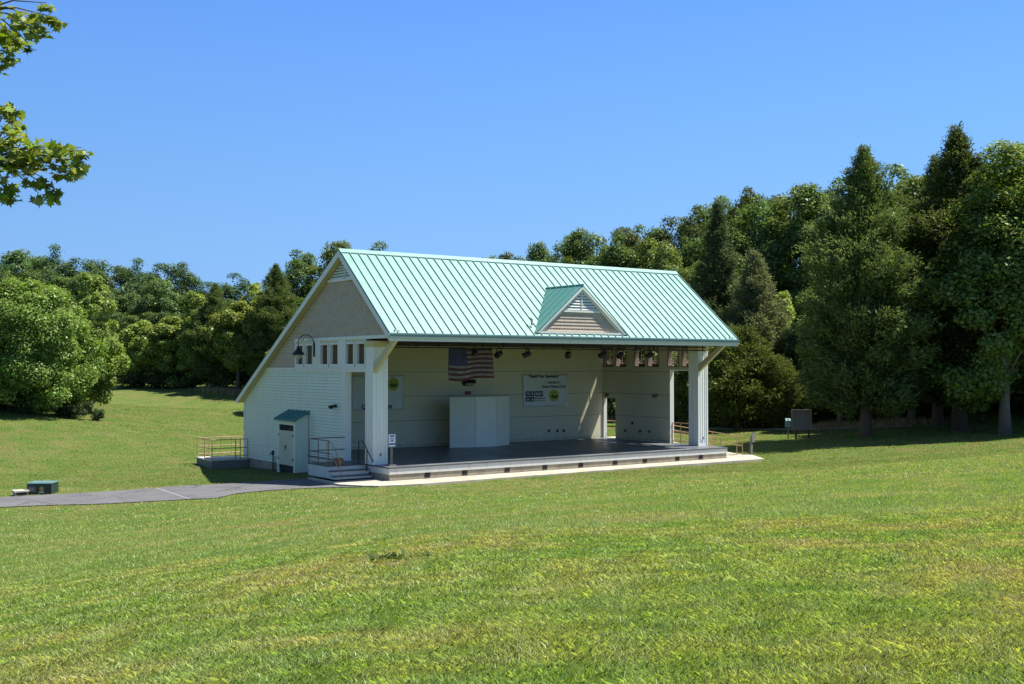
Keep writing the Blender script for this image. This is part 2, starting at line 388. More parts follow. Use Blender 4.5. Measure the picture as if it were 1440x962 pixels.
TREES = [
('mapleA', -6.1, 36.4, 8.6, 4.33, 'A'),
('mapleB', -1.6, 39.3, 9.5, 2.54, 'A2'),
('mapleA', -11.3, 38.9, 7.7, 4.27, 'A3'),
('lime', 9.9, 65.5, 7.7, 2.67, 'c1'),
('lime', 11.4, 62.0, 8.1, 2.78, 'c2'),
('mapleB', 12.5, 58.8, 8.5, 2.41, 'c3'),
('cedar', 13.7, 56.7, 9.2, 1.91, 'c4'),
('lime', 14.6, 53.6, 9.8, 2.49, 'c5'),
('mapleB', 17.6, 56.4, 9.5, 2.27, 'c6'),
('cedar', 16.9, 50.7, 11.2, 2.31, 'c7'),
('lime', 17.0, 47.0, 7.9, 2.09, 'c8'),
('oak2', 20.7, 49.2, 9.8, 2.8, 'c9'),
('lime', 12.8, 41.4, 6.2, 1.93, 'c10'),
('oak1', 25.6, 64.2, 14.4, 3.06, 'd1'),
('oak3', 27.8, 60.2, 15.3, 3.71, 'd2'),
('oak2', 32.3, 59.4, 14.7, 3.24, 'd3'),
('spruce', 42.4, 22.9, 17.1, 3.39, 'F'),
('willow', 42.5, 19.1, 12.6, 2.59, 'G'),
('oak1', 61.6, 35.0, 18.8, 3.5, 'H1'),
('oak3', 62.1, 31.0, 19.2, 4.43, 'H2'),
('oak2', 65.8, 29.6, 18.4, 3.78, 'H3'),
('lime', 48.0, 21.4, 11.6, 2.17, 'I'),
('lime', 43.9, 16.9, 7.8, 1.89, 'I2'),
('juniper', 37.7, 16.4, 6.9, 3.21, 'J1'),
('juniper', 39.2, 14.1, 4.8, 2.03, 'J2'),
('juniper', 38.4, 20.8, 6.8, 2.43, 'J3'),
('cedar', 31.8, 1.0, 16.6, 4.21, 'K'),
('cedar', 38.0, -1.0, 17.8, 3.71, 'L'),
('cedar', 40.5, 2.1, 16.7, 2.92, 'L2'),
('mapleC', 36.4, -4.8, 16.5, 4.38, 'M'),
('mapleC', 42.8, -6.8, 17.2, 4.93, 'M2'),
('oak1', 48.8, -1.3, 16.7, 4.39, 'M3'),
('oak2', 57.4, 17.1, 17.8, 3.84, 'N1'),
('oak1', 57.7, 14.4, 17.6, 3.47, 'N2'),
('oak3', 52.6, 15.6, 14.4, 3.39, 'N3'),
('oak2', 44.0, 14.4, 10.0, 2.37, 'U1'),
('oak1', 45.5, 8.4, 9.1, 2.76, 'U2'),
('oak3', 46.4, 6.5, 9.8, 2.72, 'U3'),
('oak2', 47.9, 4.2, 10.5, 2.93, 'U4'),
('oak1', 50.7, 2.2, 11.1, 3.17, 'U5'),
('lime', 53.1, 3.0, 6.5, 2.25, 'U6'),
('oak3', 51.7, 11.4, 17.3, 4.05, 'N4'),
('oak1', 52.2, 6.1, 17.8, 3.85, 'N5'),
('mapleC', 42.7, 5.5, 12.4, 3.56, 'N6'),
('oak2', 53.8, 9.9, 17.8, 3.51, 'N7'),
('mapleC', 40.4, 9.6, 8.7, 2.93, 'N8'),
('oak2', 55.4, 3.8, 18.4, 3.85, 'N9'),
('oak3', -10.0, 119.8, 13.5, 3.44, 'far left'),
('oak3', -7.5, 114.9, 13.8, 3.49, 'far left'),
('oak1', -4.9, 113.8, 13.9, 2.71, 'far left'),
('oak3', -2.2, 113.3, 13.6, 2.92, 'far left'),
('oak2', -0.3, 111.1, 13.4, 2.6, 'far left'),
('oak1', 3.0, 108.5, 13.1, 2.44, 'far left'),
('oak1', 7.0, 112.8, 14.3, 3.69, 'far left'),
('oak3', 9.0, 109.1, 14.7, 3.65, 'far left'),
('oak2', 10.5, 104.8, 14.4, 2.65, 'far left'),
('oak1', 13.1, 103.2, 13.8, 3.14, 'far left'),
('oak3', 16.5, 100.9, 12.8, 3.41, 'far left'),
('oak2', 18.6, 97.9, 12.8, 2.64, 'far left'),
('oak1', 22.8, 102.4, 13.4, 3.04, 'far left'),
('oak2', 24.4, 95.5, 12.4, 2.48, 'far left'),
('oak1', 27.0, 96.2, 11.0, 2.64, 'far left'),
('oak2', 29.2, 92.0, 11.2, 3.07, 'far left'),
('oak1', -11.9, 108.8, 11.2, 2.68, 'far left'),
('oak2', -9.6, 110.7, 12.2, 2.71, 'far left'),
('oak1', -6.8, 102.7, 11.1, 2.82, 'far left'),
('oak2', -4.6, 100.8, 11.3, 2.9, 'far left'),
('oak2', -0.3, 104.5, 12.2, 2.4, 'far left'),
('oak3', 2.9, 101.6, 12.2, 3.14, 'far left'),
('oak2', 3.9, 96.3, 11.7, 2.32, 'far left'),
('oak1', 8.3, 96.6, 12.2, 2.54, 'far left'),
('oak3', 11.5, 95.7, 11.7, 3.2, 'far left'),
('oak2', 11.6, 90.0, 11.8, 2.7, 'far left'),
('oak3', 15.5, 91.9, 9.8, 2.82, 'far left'),
('oak3', 17.6, 85.2, 11.0, 2.74, 'far left'),
('oak1', 21.2, 83.2, 9.2, 3.27, 'far left'),
('oak2', 24.9, 85.4, 9.3, 2.86, 'far left'),
('oak3', -13.5, 101.6, 8.8, 2.96, 'far left'),
('oak3', -10.5, 96.7, 9.2, 2.43, 'far left'),
('oak3', -8.4, 92.3, 8.7, 2.83, 'far left'),
('oak2', -4.8, 96.3, 9.0, 2.36, 'far left'),
('oak2', -2.3, 90.5, 9.0, 2.78, 'far left'),
('oak3', -0.0, 89.9, 8.3, 2.48, 'far left'),
('oak3', 3.5, 90.3, 8.8, 3.11, 'far left'),
('oak3', 4.6, 84.7, 9.0, 2.43, 'far left'),
('oak1', 6.7, 80.7, 9.0, 2.89, 'far left'),
('oak1', 10.7, 83.0, 7.5, 2.31, 'far left'),
('oak3', 13.8, 78.8, 7.1, 2.41, 'far left'),
('oak3', 15.5, 75.2, 7.1, 2.27, 'far left'),
('oak3', 19.2, 76.3, 7.1, 2.82, 'far left'),
('oak1', 23.0, 76.9, 5.4, 2.35, 'far left'),
('oak1', 39.9, 68.2, 13.8, 2.5, 'far back'),
('oak2', 41.4, 67.4, 13.0, 2.38, 'far back'),
('oak3', 47.0, 68.9, 13.7, 2.83, 'far back'),
('oak2', 50.0, 66.4, 12.4, 2.99, 'far back'),
('oak3', 45.6, 58.4, 13.6, 2.77, 'hill'),
('oak3', 45.5, 55.4, 14.0, 2.29, 'hill'),
('oak3', 49.5, 56.0, 15.0, 2.36, 'hill'),
('oak3', 51.2, 53.2, 15.7, 2.32, 'hill'),
('oak3', 50.3, 49.1, 16.2, 2.68, 'hill'),
('oak1', 54.9, 49.1, 16.1, 2.74, 'hill'),
('oak1', 57.7, 48.7, 16.4, 2.92, 'hill'),
('oak1', 60.4, 47.8, 17.1, 3.22, 'hill'),
('oak2', 59.5, 42.8, 16.7, 2.43, 'hill'),
('oak1', 65.0, 43.4, 18.2, 2.83, 'hill'),
('oak2', 63.9, 39.9, 18.0, 2.51, 'hill'),
('oak3', 39.5, 47.2, 10.7, 2.62, 'hill'),
('oak2', 44.1, 49.5, 12.0, 2.26, 'hill'),
('oak2', 45.2, 45.6, 12.4, 2.76, 'hill'),
('oak1', 49.2, 45.1, 14.2, 2.48, 'hill'),
('oak2', 50.6, 43.8, 14.6, 2.3, 'hill'),
('oak3', 50.1, 38.3, 14.7, 2.39, 'hill'),
('oak1', 56.6, 41.1, 14.7, 2.02, 'hill'),
('oak2', 57.3, 37.7, 15.0, 2.84, 'hill'),
('oak2', 58.7, 35.6, 15.0, 2.6, 'hill'),
('oak2', 40.2, 42.4, 9.8, 2.58, 'hill'),
('oak2', 41.1, 39.3, 10.0, 2.22, 'hill'),
('oak1', 42.5, 37.3, 11.0, 2.22, 'hill'),
('oak1', 44.6, 35.3, 11.1, 1.83, 'hill'),
('oak2', 49.8, 35.5, 11.2, 2.42, 'hill'),
('oak3', 49.0, 32.2, 12.4, 2.13, 'hill'),
('oak1', 54.5, 32.3, 12.4, 2.41, 'hill'),
('oak3', 37.8, 38.6, 4.8, 2.5, 'hill low'),
('oak1', 38.5, 35.3, 6.4, 1.97, 'hill low'),
('oak1', 41.5, 32.6, 7.0, 2.46, 'hill low'),
('oak3', 44.0, 31.0, 7.1, 2.58, 'hill low'),
('oak2', 66.9, 45.6, 17.6, 2.92, 'hill'),
('oak3', 71.9, 44.8, 18.9, 3.21, 'hill'),
('oak3', 76.4, 44.6, 19.1, 3.56, 'hill'),
('oak1', 77.5, 39.8, 18.1, 2.69, 'hill'),
('oak3', 85.5, 41.0, 18.5, 3.53, 'hill'),
('oak2', 82.6, 35.3, 18.6, 3.12, 'hill'),
('oak3', 83.9, 33.0, 18.4, 2.93, 'hill'),
('oak2', 93.5, 34.4, 19.5, 2.88, 'hill'),
('oak1', 94.7, 30.3, 19.8, 3.42, 'hill'),
('oak2', 99.0, 28.6, 20.7, 2.6, 'hill'),
('oak3', 100.6, 25.6, 21.2, 3.24, 'hill'),
('oak1', 74.9, 12.5, 18.0, 3.57, 'right out'),
('oak2', 77.5, 9.1, 18.0, 3.46, 'right out'),
('oak2', 87.6, 10.1, 19.0, 2.88, 'right out'),
('oak1', 89.3, 6.7, 19.0, 2.91, 'right out'),
('oak1', 85.8, 3.8, 18.6, 3.84, 'right out'),
]
NEAR_CLUSTERS = [((-20.31, -30.06, 7.4), 0.3, 70), ((-20.29, -30.29, 6.21), 0.36, 90)]
NEAR_TWIGS = [((-20.13, -30.18, 7.24), 0.2, 40), ((-20.0, -30.4, 7.33), 0.15, 28), ((-19.86, -30.5, 7.32), 0.09, 14), ((-19.97, -30.42, 7.23), 0.1, 14), ((-20.14, -30.17, 7.07), 0.09, 12), ((-20.22, -30.12, 6.99), 0.12, 16), ((-20.02, -30.39, 7.12), 0.05, 4), ((-19.91, -30.47, 7.43), 0.06, 5), ((-20.16, -30.39, 6.39), 0.2, 40), ((-19.98, -30.51, 6.29), 0.2, 45), ((-19.83, -30.62, 6.28), 0.18, 42), ((-19.7, -30.71, 6.3), 0.08, 14), ((-19.78, -30.65, 6.14), 0.12, 22), ((-19.94, -30.54, 6.07), 0.08, 12), ((-19.87, -30.58, 5.97), 0.08, 14), ((-19.96, -30.52, 5.95), 0.05, 5), ((-20.16, -30.38, 5.99), 0.12, 24), ((-20.16, -30.4, 6.61), 0.11, 16), ((-20.1, -30.43, 6.51), 0.06, 5), ((-20.05, -30.46, 6.07), 0.05, 4), ((-20.12, -30.41, 6.21), 0.18, 30), ((-19.68, -30.72, 6.19), 0.06, 7)]
# ------------------------------------------------------------------ terrain
cp = np.array(CP); TX = cp[:, :2]/50.0
_d = np.hypot(TX[:,None,0]-TX[None,:,0], TX[:,None,1]-TX[None,:,1])
_K = np.where(_d > 0, _d*_d*np.log(_d+1e-12), 0) + 6e-4*np.eye(len(cp))
_P = np.c_[np.ones(len(cp)), TX]
TW = np.linalg.solve(np.block([[_K, _P], [_P.T, np.zeros((3,3))]]), np.r_[cp[:,2], 0, 0, 0])
def T(x, y):
    x = np.atleast_1d(np.asarray(x, float)); y = np.atleast_1d(np.asarray(y, float))
    out = np.empty(len(x))
    for a in range(0, len(x), 40000):
        xs, ys = x[a:a+40000], y[a:a+40000]
        d2 = (xs[:,None]/50-TX[None,:,0])**2 + (ys[:,None]/50-TX[None,:,1])**2
        K = .5*d2*np.log(d2+1e-24)
        z = K@TW[:-3] + TW[-3] + TW[-2]*xs/50 + TW[-1]*ys/50
        r = np.hypot(xs-20, ys-30)
        f = np.clip((r-150)/150, 0, 1); f = f*f*(3-2*f)
        out[a:a+40000] = np.clip(z, -2, 16)*(1-f) + 9*f
    return out
def T1(x, y): return float(T(x, y)[0])

def axis(lo, hi, step, far):
    core = list(np.arange(lo, hi+step/2, step)); a, b, s = lo, hi, step
    left, right = [], []
    while a > -far:
        s *= 1.22; a -= s; b += s; left.insert(0, a); right.append(b)
    return np.array(left+core+right)
gx = axis(-42, 62, .6, 2500); gy = axis(-46, 72, .6, 2500)
GX, GY = np.meshgrid(gx, gy)
GZ = T(GX.ravel(), GY.ravel())
fx, fy = GX.ravel(), GY.ravel()
# small undulation of a mown field
GZ = GZ + .02*np.sin(fx*1.1+fy*.4)*np.sin(fy*.9-fx*.3)
ins = (fx > .4) & (fx < 19.0) & (fy > .3) & (fy < 15.1)
GZ[ins] -= .25
nx, ny = len(gx), len(gy)
idx = np.arange(nx*ny).reshape(ny, nx)
q = np.stack([idx[:-1,:-1], idx[:-1,1:], idx[1:,1:], idx[1:,:-1]], -1).reshape(-1, 4)
me = np_mesh('ground', np.c_[fx, fy, GZ], q, 4, M['lawn'], True)
tag(link(bpy.data.objects.new('ground', me)), 'mown sloping lawn with green and straw coloured patches', kind='structure')

def strip(name, A, B, mat, lift, n=60, across=8, label=None):
    """a paved strip lying on the terrain between two edge polylines"""
    def resample(P):
        P = np.array(P, float); s = np.r_[0, np.cumsum(np.hypot(*np.diff(P, axis=0).T))]
        t = np.linspace(0, s[-1], n); return np.c_[np.interp(t, s, P[:,0]), np.interp(t, s, P[:,1])]
    a, b = resample(A), resample(B); vs = []; fs = []
    for k in range(across+1):
        u = k/across; p = a*(1-u)+b*u
        z = T(p[:,0], p[:,1]) + .02*np.sin(p[:,0]*1.1+p[:,1]*.4)*np.sin(p[:,1]*.9-p[:,0]*.3)
        vs += [(x, y, zz+lift) for (x, y), zz in zip(p, z)]
    for k in range(across):
        for i in range(n-1): fs.append((k*n+i, k*n+i+1, (k+1)*n+i+1, (k+1)*n+i))
    mb = MB(); mb.add(vs, fs)
    return tag(mb.build(name, mat, smooth=True), label, kind='structure')
PTOP = [(-28.5,5.2),(-18.42,6.57),(-15.66,6.95),(-13.2,7.04),(-11.23,6.5),(-9.1,6.34),(-6.66,5.84),(-4.88,4.94),(-3.36,3.9),(-1.85,3.3)]
PBOT = [(-28.5,2.9),(-18.6,4.13),(-16.02,4.26),(-13.78,3.9),(-12.06,2.92),(-10.35,1.83),(-8.49,.39),(-7.34,-.43),(-6.18,.63),(-4.4,.2),(-3.07,-.08),(-1.66,-.85)]
strip('path', PTOP, PBOT, M['asphalt'], .028, label='grey asphalt path running to the stage steps')
strip('path_joint', [(-7.62,5.78),(-7.62,5.04),(-7.81,3.58),(-8.03,1.77),(-8.1,.4)], [(-7.53,5.72),(-7.53,5.0),(-7.73,3.55),(-7.95,1.75),(-8.03,.4)], M['jointgrey'], .033, n=24, across=2, label='pale joint line crossing the asphalt path')
strip('gravel_path', [(37.3,20.5),(37.9,14.5),(39.1,9.9),(40.6,4.)], [(36.1,20.),(36.9,14.),(38.1,9.2),(39.6,3.4)], M['gravel'], .05, n=40, across=4, label='pale gravel path before the trees')
# concrete apron round the stage
mb = MB()
apron = [(-1.66,-.86),(-1.2,-1.35),(.6,-1.66),(4,-1.55),(8,-1.45),(14,-1.32),(20.6,-1.38),(21.9,.6),(21.9,2.0),(19.42,2.0),(19.42,-.0),(0,-.0),(-.02,1.2),(-1.9,1.2),(-1.9,3.2),(-2.1,3.2),(-2.2,.1)]
mb.prism([(x, y, -.25) for x, y in apron], (0, 0, .262))
tag(mb.build('pavement', M['slab']), 'pale concrete apron slab along the front of the stage', kind='structure')

# ------------------------------------------------------------------ the stage pavilion
L = 19.39; H = .56; CX = L/2
ZE, YE = 5.99, -.49          # front eave
YR, ZR = 3.98, 9.69          # ridge
YB, ZB = 15.66, 2.95         # back eave
SF = (ZR-ZE)/(YR-YE); SB = (ZR-ZB)/(YB-YR)
OV = .31
YW = 15.43                   # rear wall
BW = 9.42                    # stage back wall
def zf(y): return ZE + SF*(y-YE)
def zb(y): return ZR - SB*(y-YR)
def yback(z, drop=.2): return YR + (ZR-drop-z)/SB
def yfront(z, drop=.2): return YE + (z-ZE+drop)/SF

pav = thing('stage_pavilion', 'white open fronted stage pavilion with steep teal metal roof and a small dormer', 'pavilion', (0, 0, 0))
def part(mb, name, mat, parent=None, **k): return mb.build(name, mat, parent or pav, **k)

# foundation, vents, deck
mb = MB(); mb.box(.03, L-.03, .03, YW-.03, -.7, .258); fdn = part(mb, 'foundation', M['block'])
for x0 in (1.67, 3.51, 5.70, 7.75, 9.80, 11.85, 13.71, 15.83, 17.43):
    v = MB(); w = .27
    v.box(x0, x0+w, .018, .04, .065, .255)
    for k in range(4): v.box(x0+.01, x0+w-.01, .006, .03, .085+k*.045, .097+k*.045)
    v.build('vent', M['dark'], fdn)
mb = MB(); mb.box(0, L, 0, 9.4, .262, .50); part(mb, 'deck_fascia', M['fascia'])
mb = MB(); mb.box(-.03, L+.03, -.03, 9.38, .502, H); dk = part(mb, 'deck', [M['deckedge'], M['floor']])
for p in dk.data.polygons:
    if p.normal.z > .5: p.material_index = 1
# back room floor block keeps the rear closed
# columns with battens and braces
for x0 in (0.0, L-.65):
    mb = MB(); mb.box(x0, x0+.65, 1.38, 2.03, H, 5.70)
    for k in range(1, 4):
        xx = x0+.65*k/4
        mb.box(xx-.02, xx+.02, 1.362, 1.39, H+.22, 5.3)
        yy = 1.38+.65*k/4
        mb.box(x0-.018, x0+.01, yy-.02, yy+.02, H+.22, 5.3); mb.box(x0+.64, x0+.668, yy-.02, yy+.02, H+.22, 5.3)
    for (a, b) in ((x0-.022, x0+.06), (x0+.59, x0+.672)):
        mb.box(a, b, 1.358, 1.44, H, 5.66); mb.box(a, b, 1.97, 2.052, H, 5.66)
    cl = part(mb, 'column', M['column'])
    b = MB(); b.prism([(x0-.02,1.37,4.35),(x0-.02,1.37,4.72),(x0-.02,-.30,5.80),(x0-.02,-.44,5.80),(x0-.02,-.44,5.66)], (.17,0,0))
    b.build('brace', M['cream'], cl)
    e = MB(); e.box(x0+.30, x0+.36, 1.34, 1.36, H+.35, H+.47); e.build('outlet_box', M['grey'], cl)
    c = MB(); c.prism([(x0-.1,1.3,5.70),(x0+.75,1.3,5.70),(x0+.69,1.35,5.45),(x0-.04,1.35,5.45)], (0,.72,0)); c.build('capital', M['cream'], cl)

def gable_end(flip):
    X = (lambda x: L-x) if flip else (lambda x: x)
    def pr(mb, poly, x0, x1, mi=0):   # polygon in (y,z) extruded from x0 to x1
        mb.prism([(X(x0), y, z) for y, z in poly], (X(x1)-X(x0), 0, 0), mi)
    def bx(mb, x0, x1, y0, y1, z0, z1, mi=0): mb.box(X(x0), X(x1), y0, y1, z0, z1, mi)
    w = MB()
    z0 = H if False else -.05
    low = [(3.9, z0), (YW, z0), (YW, zb(YW)-.2), (yback(4.5), 4.5), (3.9, 4.5)]
    if not flip: pr(w, low, .03, .25)
    else:
        bx(w, .03, .25, 3.9, 8.3, z0, 4.5); bx(w, .03, .25, 8.3, 9.36, 2.83, 4.5); bx(w, .03, .25, 8.3, 9.36, z0, .50)
        pr(w, [(9.36, z0), (YW, z0), (YW, zb(YW)-.2), (yback(4.5), 4.5), (9.36, 4.5)], .03, .25)
    bx(w, .03, .25, 2.03, 9.6, 4.5, 4.63 if flip else 4.72); bx(w, .03, .25, 2.03, 9.6, 5.62, 5.8)
    wins = []
    CEN, HW = ((8.41, 5.74, 3.08), .95) if flip else ((8.1, 5.5, 3.0), .88)
    for c in CEN:
        wins += [(c+.14, c+HW), (c-HW, c-.14)]
    edges = sorted(wins); y = 2.03
    for a, b_ in edges:
        bx(w, .03, .25, y, a, 4.63 if flip else 4.72, 5.62); y = b_
    bx(w, .03, .25, y, 9.6, 4.63 if flip else 4.72, 5.62)
    pr(w, [(9.6, 4.5), (yback(4.5), 4.5), (yback(5.8), 5.8), (9.6, 5.8)], .03, .25)
    pr(w, [(-.42, 5.8), (yback(5.8), 5.8), (YR, ZR-.21), (yfront(5.81), 5.81)], .03, .25)
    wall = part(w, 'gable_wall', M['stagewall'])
    # clapboard courses, each board tilted out at its foot
    s = MB(); z = -.06; st = .14
    while z < 4.42:
        zt = min(z+st, 4.44)
        segs = [(4.25, min(yback(zt), YW))]
        if flip and z < 2.9: segs = [(4.25, 8.2), (9.46, min(yback(zt), YW))]
        for a, b_ in segs:
            yb2 = min(yback(z), YW)
            bb = b_ if b_ < 9 else yb2
            s.add([(X(.024), a, zt), (X(.024), b_, zt), (X(-.008), bb, z+.020), (X(-.008), a, z+.020), (X(.03), bb, z+.019), (X(.03), a, z+.019)],
                  [(0, 1, 2, 3), (3, 2, 4, 5)])
        z += st
    part(s, 'clapboard_siding', M['siding'])
    # cedar shingle courses
    s = MB(); z = 4.58; st = .152
    while z < 9.3:
        zt = min(z+st, 9.36)
        if z < 5.75: a0 = a1 = 9.12
        else: a0, a1 = max(yfront(z), -.42), max(yfront(zt), -.42)
        if z >= 5.75 or True:
            b0, b1 = yback(z), yback(zt)
            if z < 5.75 and zt > 5.78: zt = 5.78
            if 5.75 <= z < 5.92: a0 = a1 = 9.12
            s.add([(X(.024), a1, zt), (X(.024), b1, zt), (X(-.006), b0, z+.022), (X(-.006), a0, z+.022), (X(.03), b0, z+.021), (X(.03), a0, z+.021)],
                  [(0, 1, 2, 3), (3, 2, 4, 5)])
        z += st
    part(s, 'shingle_cladding', M['shingle'])
    # trim: water table, corner boards, belt courses, window surrounds
    t = MB()
    bx(t, -.025, .035, 3.88, 4.27, H if not flip else H, 4.72)
    pr(t, [(9.1, 4.44), (yback(4.44), 4.44), (yback(4.58), 4.58), (9.1, 4.58)], -.03, .035)
    pr(t, [(-.45, 5.79), (9.13, 5.79), (9.13, 5.93), (-.33, 5.93)], -.035, .035)
    bx(t, -.03, .035, 2.03, 9.12, 4.40, 4.54)
    bx(t, -.05, .04, 2.03, 9.12, 4.54, 4.60)
    for yy, hw_ in (((4.41, .12), (7.07, .16), (9.47, .08)) if flip else ((4.25, .33), (6.8, .36), (9.06, .06))): bx(t, -.022, .035, yy-hw_, yy+hw_, 4.60, 5.79)
    bx(t, -.022, .035, 2.03, 2.10, 4.60, 5.79)
    part(t, 'wall_trim', M['trim'])
    t = MB(); bx(t, -.02, .035, YW-.14, YW+.01, -.06, zb(YW)-.24); part(t, 'corner_board', M['trim'])
    t = MB(); t.box(X(-.02), X(.24), -.46, -.30, 5.66, 6.12); part(t, 'eave_return', M['trim'])
    t = MB(); bx(t, .035, .262, 3.872, 3.9, H, 4.5); part(t, 'door_jamb', M['trim'])
    t = MB(); bx(t, .02, .26, 2.05, 3.87, 4.47, 4.499); part(t, 'door_head', M['trim'])
    if flip:
        for a, c in ((9.345, 9.362), (8.3, 8.318)):
            t = MB(); bx(t, .02, .26, a, c, H, 2.82); part(t, 'door_jamb', M['trim'])
    for c in CEN:
        f = MB()
        for a, b_ in ((c-HW, c-.14), (c+.14, c+HW)):
            for (p, q_) in ((a-.05, a+.016), (b_-.016, b_+.05)): bx(f, -.03, .255, p, q_, 4.60, 5.68)
            bx(f, -.03, .255, a+.016, b_-.016, 4.60, 4.655 if flip else 4.745); bx(f, -.03, .255, a+.016, b_-.016, 5.60, 5.68)
        fo = part(f, 'window', M['frametan' if flip else 'trim'])
        if not flip:      # this side is closed with upright brown boards
            for a, b_ in ((c-HW, c-.14), (c+.14, c+HW)):
                g = MB(); yy = a+.02
                while yy < b_-.06: bx(g, .10, .125, yy, min(yy+.105, b_-.017), 4.747, 5.598); yy += .118
                bx(g, .126, .14, a+.017, b_-.017, 4.747, 5.598)
                g.build('window_boards', M['boards'], fo)
            continue
        g = MB()
        for a, b_ in ((c-HW, c-.14), (c+.14, c+HW)):
            m_ = (a+b_)/2; zc = 5.17; xx = X(.13)
            ring = [(xx, m_+.315*math.cos(k*math.pi/14), zc+.39*math.sin(k*math.pi/14)) for k in range(29)]
            g.tube(ring, .024, 6)
            g.beam((xx, m_, 4.75), (xx, m_, 5.598), .026, .026); g.beam((xx, a+.02, zc), (xx, b_-.02, zc), .026, .026)
            for sy in (-1, 1):
                for sz in (-1, 1):
                    g.tube([(xx, m_+sy*(.19+.1*math.cos(k*math.pi/6)), zc+sz*(.28+.1*math.sin(k*math.pi/6))) for k in range(13)], .009, 5)
        g.build('window_grille', M['iron'], fo)
    # louvre at the peak
    lv = MB(); zl = 8.42
    ya, yb_ = yfront(zl, .34), yback(zl, .34)
    pk = ZR-.34
    lv.beam((X(-.03), ya, zl), (X(-.03), yb_, zl), .05, .12)
    lv.beam((X(-.03), YR, zl), (X(-.03), YR, pk-.05), .05, .05)
    n = 7
    for k in range(n):
        z = zl+.07+k*(pk-zl-.1)/n
        a, b_ = yfront(z, .36), yback(z, .36)
        if b_-a > .1: lv.add([(X(-.035), a, z), (X(-.035), b_, z), (X(.0), b_, z+.085), (X(.0), a, z+.085), (X(-.035), a, z-.015), (X(-.035), b_, z-.015)], [(0, 1, 2, 3), (0, 1, 5, 4)])
    lo = part(lv, 'gable_louvre', M['trim'])
    bk = MB(); pr(bk, [(ya, zl+.05), (yb_, zl+.05), (YR, pk)], -.004, .0); bk.build('louvre_backing', M['dark'], lo)
gable_end(False); gable_end(True)

# stage back wall, ceiling, rear wall and back-room floor
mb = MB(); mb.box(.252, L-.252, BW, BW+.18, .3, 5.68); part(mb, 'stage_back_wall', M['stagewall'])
mb = MB(); mb.box(.252, L-.252, 9.46, YW-.02, .27, .45); part(mb, 'back_room_floor', M['deckedge'])
mb = MB(); mb.box(.255, L-.255, YW-.2, YW, -.05, zb(YW)-.2); part(mb, 'rear_wall', M['siding'])
mb = MB(); mb.box(.252, L-.252, -.36, BW-.002, 5.682, 5.74); part(mb, 'ceiling', M['ceiling'])
for x, z in ((15.24,1.08),(15.83,1.06),(16.28,1.04)):
    o = MB(); o.box(x-.06, x+.06, BW-.035, BW-.002, z-.07, z+.07); part(o, 'outlet', M['black'])
for y, z in ((7.48,1.06),(6.25,1.08),(5.51,1.10),(6.89,1.5)):
    o = MB(); o.box(L-.25-.035, L-.252, y-.055, y+.055, z-.07, z+.07); part(o, 'outlet', M['black'])

# roof: one folded slab, standing seams, ridge cap
def roof_pt(x, y, lift=0):
    if y <= YR: return (x, y-lift*SF/math.hypot(1, SF), zf(y)+lift/math.hypot(1, SF))
    return (x, y+lift*SB/math.hypot(1, SB), zb(y)+lift/math.hypot(1, SB))
mb = MB()
x0, x1 = -OV, L+OV; th = .13
prof = [(YE, ZE), (YR, ZR), (YB, ZB), (YB, ZB-th), (YR, ZR-th*1.25), (YE, ZE-th)]
mb.prism([(x0, y, z) for y, z in prof], (x1-x0, 0, 0))
DH = 8.28; DY = -.32; DW = 2.6
def dormer_y(x):   # where the dormer's slope meets the main roof above DY
    z = DH - (DH-6.13)/DW*abs(x-CX)
    return (z-ZE)/SF + YE
n = 47; sp = (x1-x0)/n
def seam(ya, yb_, x):
    w = .013
    a, b_ = roof_pt(x, ya, 0), roof_pt(x, yb_, 0); a2, b2 = roof_pt(x, ya, .048), roof_pt(x, yb_, .048)
    vs = []
    for p in (a, a2, b_, b2):
        vs += [(p[0]-w, p[1], p[2]), (p[0]+w, p[1], p[2])]
    mb.add(vs, [(0,1,3,2), (4,5,7,6), (0,4,6,2), (1,5,7,3), (2,3,7,6)])
for i in range(n+1):
    x = x0 + sp*i
    x = min(max(x, x0+.02), x1-.02)
    if abs(x-CX) < DW-.02:
        yy = dormer_y(x)
        seam(YE+.01, DY-.02, x) if DY-.02 > YE+.05 else None
        seam(yy+.02, YR-.05, x)
    else: seam(YE+.01, YR-.05, x)
    seam(YR+.05, YB-.01, x)
roof = part(mb, 'roof', M['teal'])
mb = MB()
mb.prism([(x0-.01, YR-.20, zf(YR-.20)+.06), (x0-.01, YR, ZR+.066), (x0-.01, YR+.22, zb(YR+.22)+.06), (x0-.01, YR+.22, zb(YR+.22)+.02), (x0-.01, YR, ZR+.03), (x0-.01, YR-.20, zf(YR-.20)+.02)], (x1-x0+.02, 0, 0))
mb.build('ridge_cap', M['teal'], roof)
for xx in (x0-.022, x1+.002):
    b = MB()
    b.prism([(xx, YE, ZE-.02), (xx, YR, ZR-.02), (xx, YR, ZR-.30), (xx, YE+.04, ZE-.26), (xx, YE, ZE-.26)], (.02, 0, 0))
    b.prism([(xx, YR, ZR-.02), (xx, YB, ZB-.02), (xx, YB, ZB-.25), (xx, YR, ZR-.30)], (.02, 0, 0))
    b.build('barge_board', M['trim'], roof)
for xa, xb in ((x0+.002, .0), (L, x1-.002)):
    b = MB()
    b.prism([(xa, YE+.03, ZE-.17), (xa, YR, ZR-.205), (xa, YB-.02, ZB-.165), (xa, YB-.02, ZB-.19), (xa, YR, ZR-.232), (xa, YE+.03, ZE-.195)], (xb-xa, 0, 0))
    b.build('rake_soffit', M['cream'], roof)
b = MB(); b.box(x0+.02, x1-.02, YE+.02, YE+.07, ZE-.33, ZE-.135); b.build('fascia', M['trim'], roof)
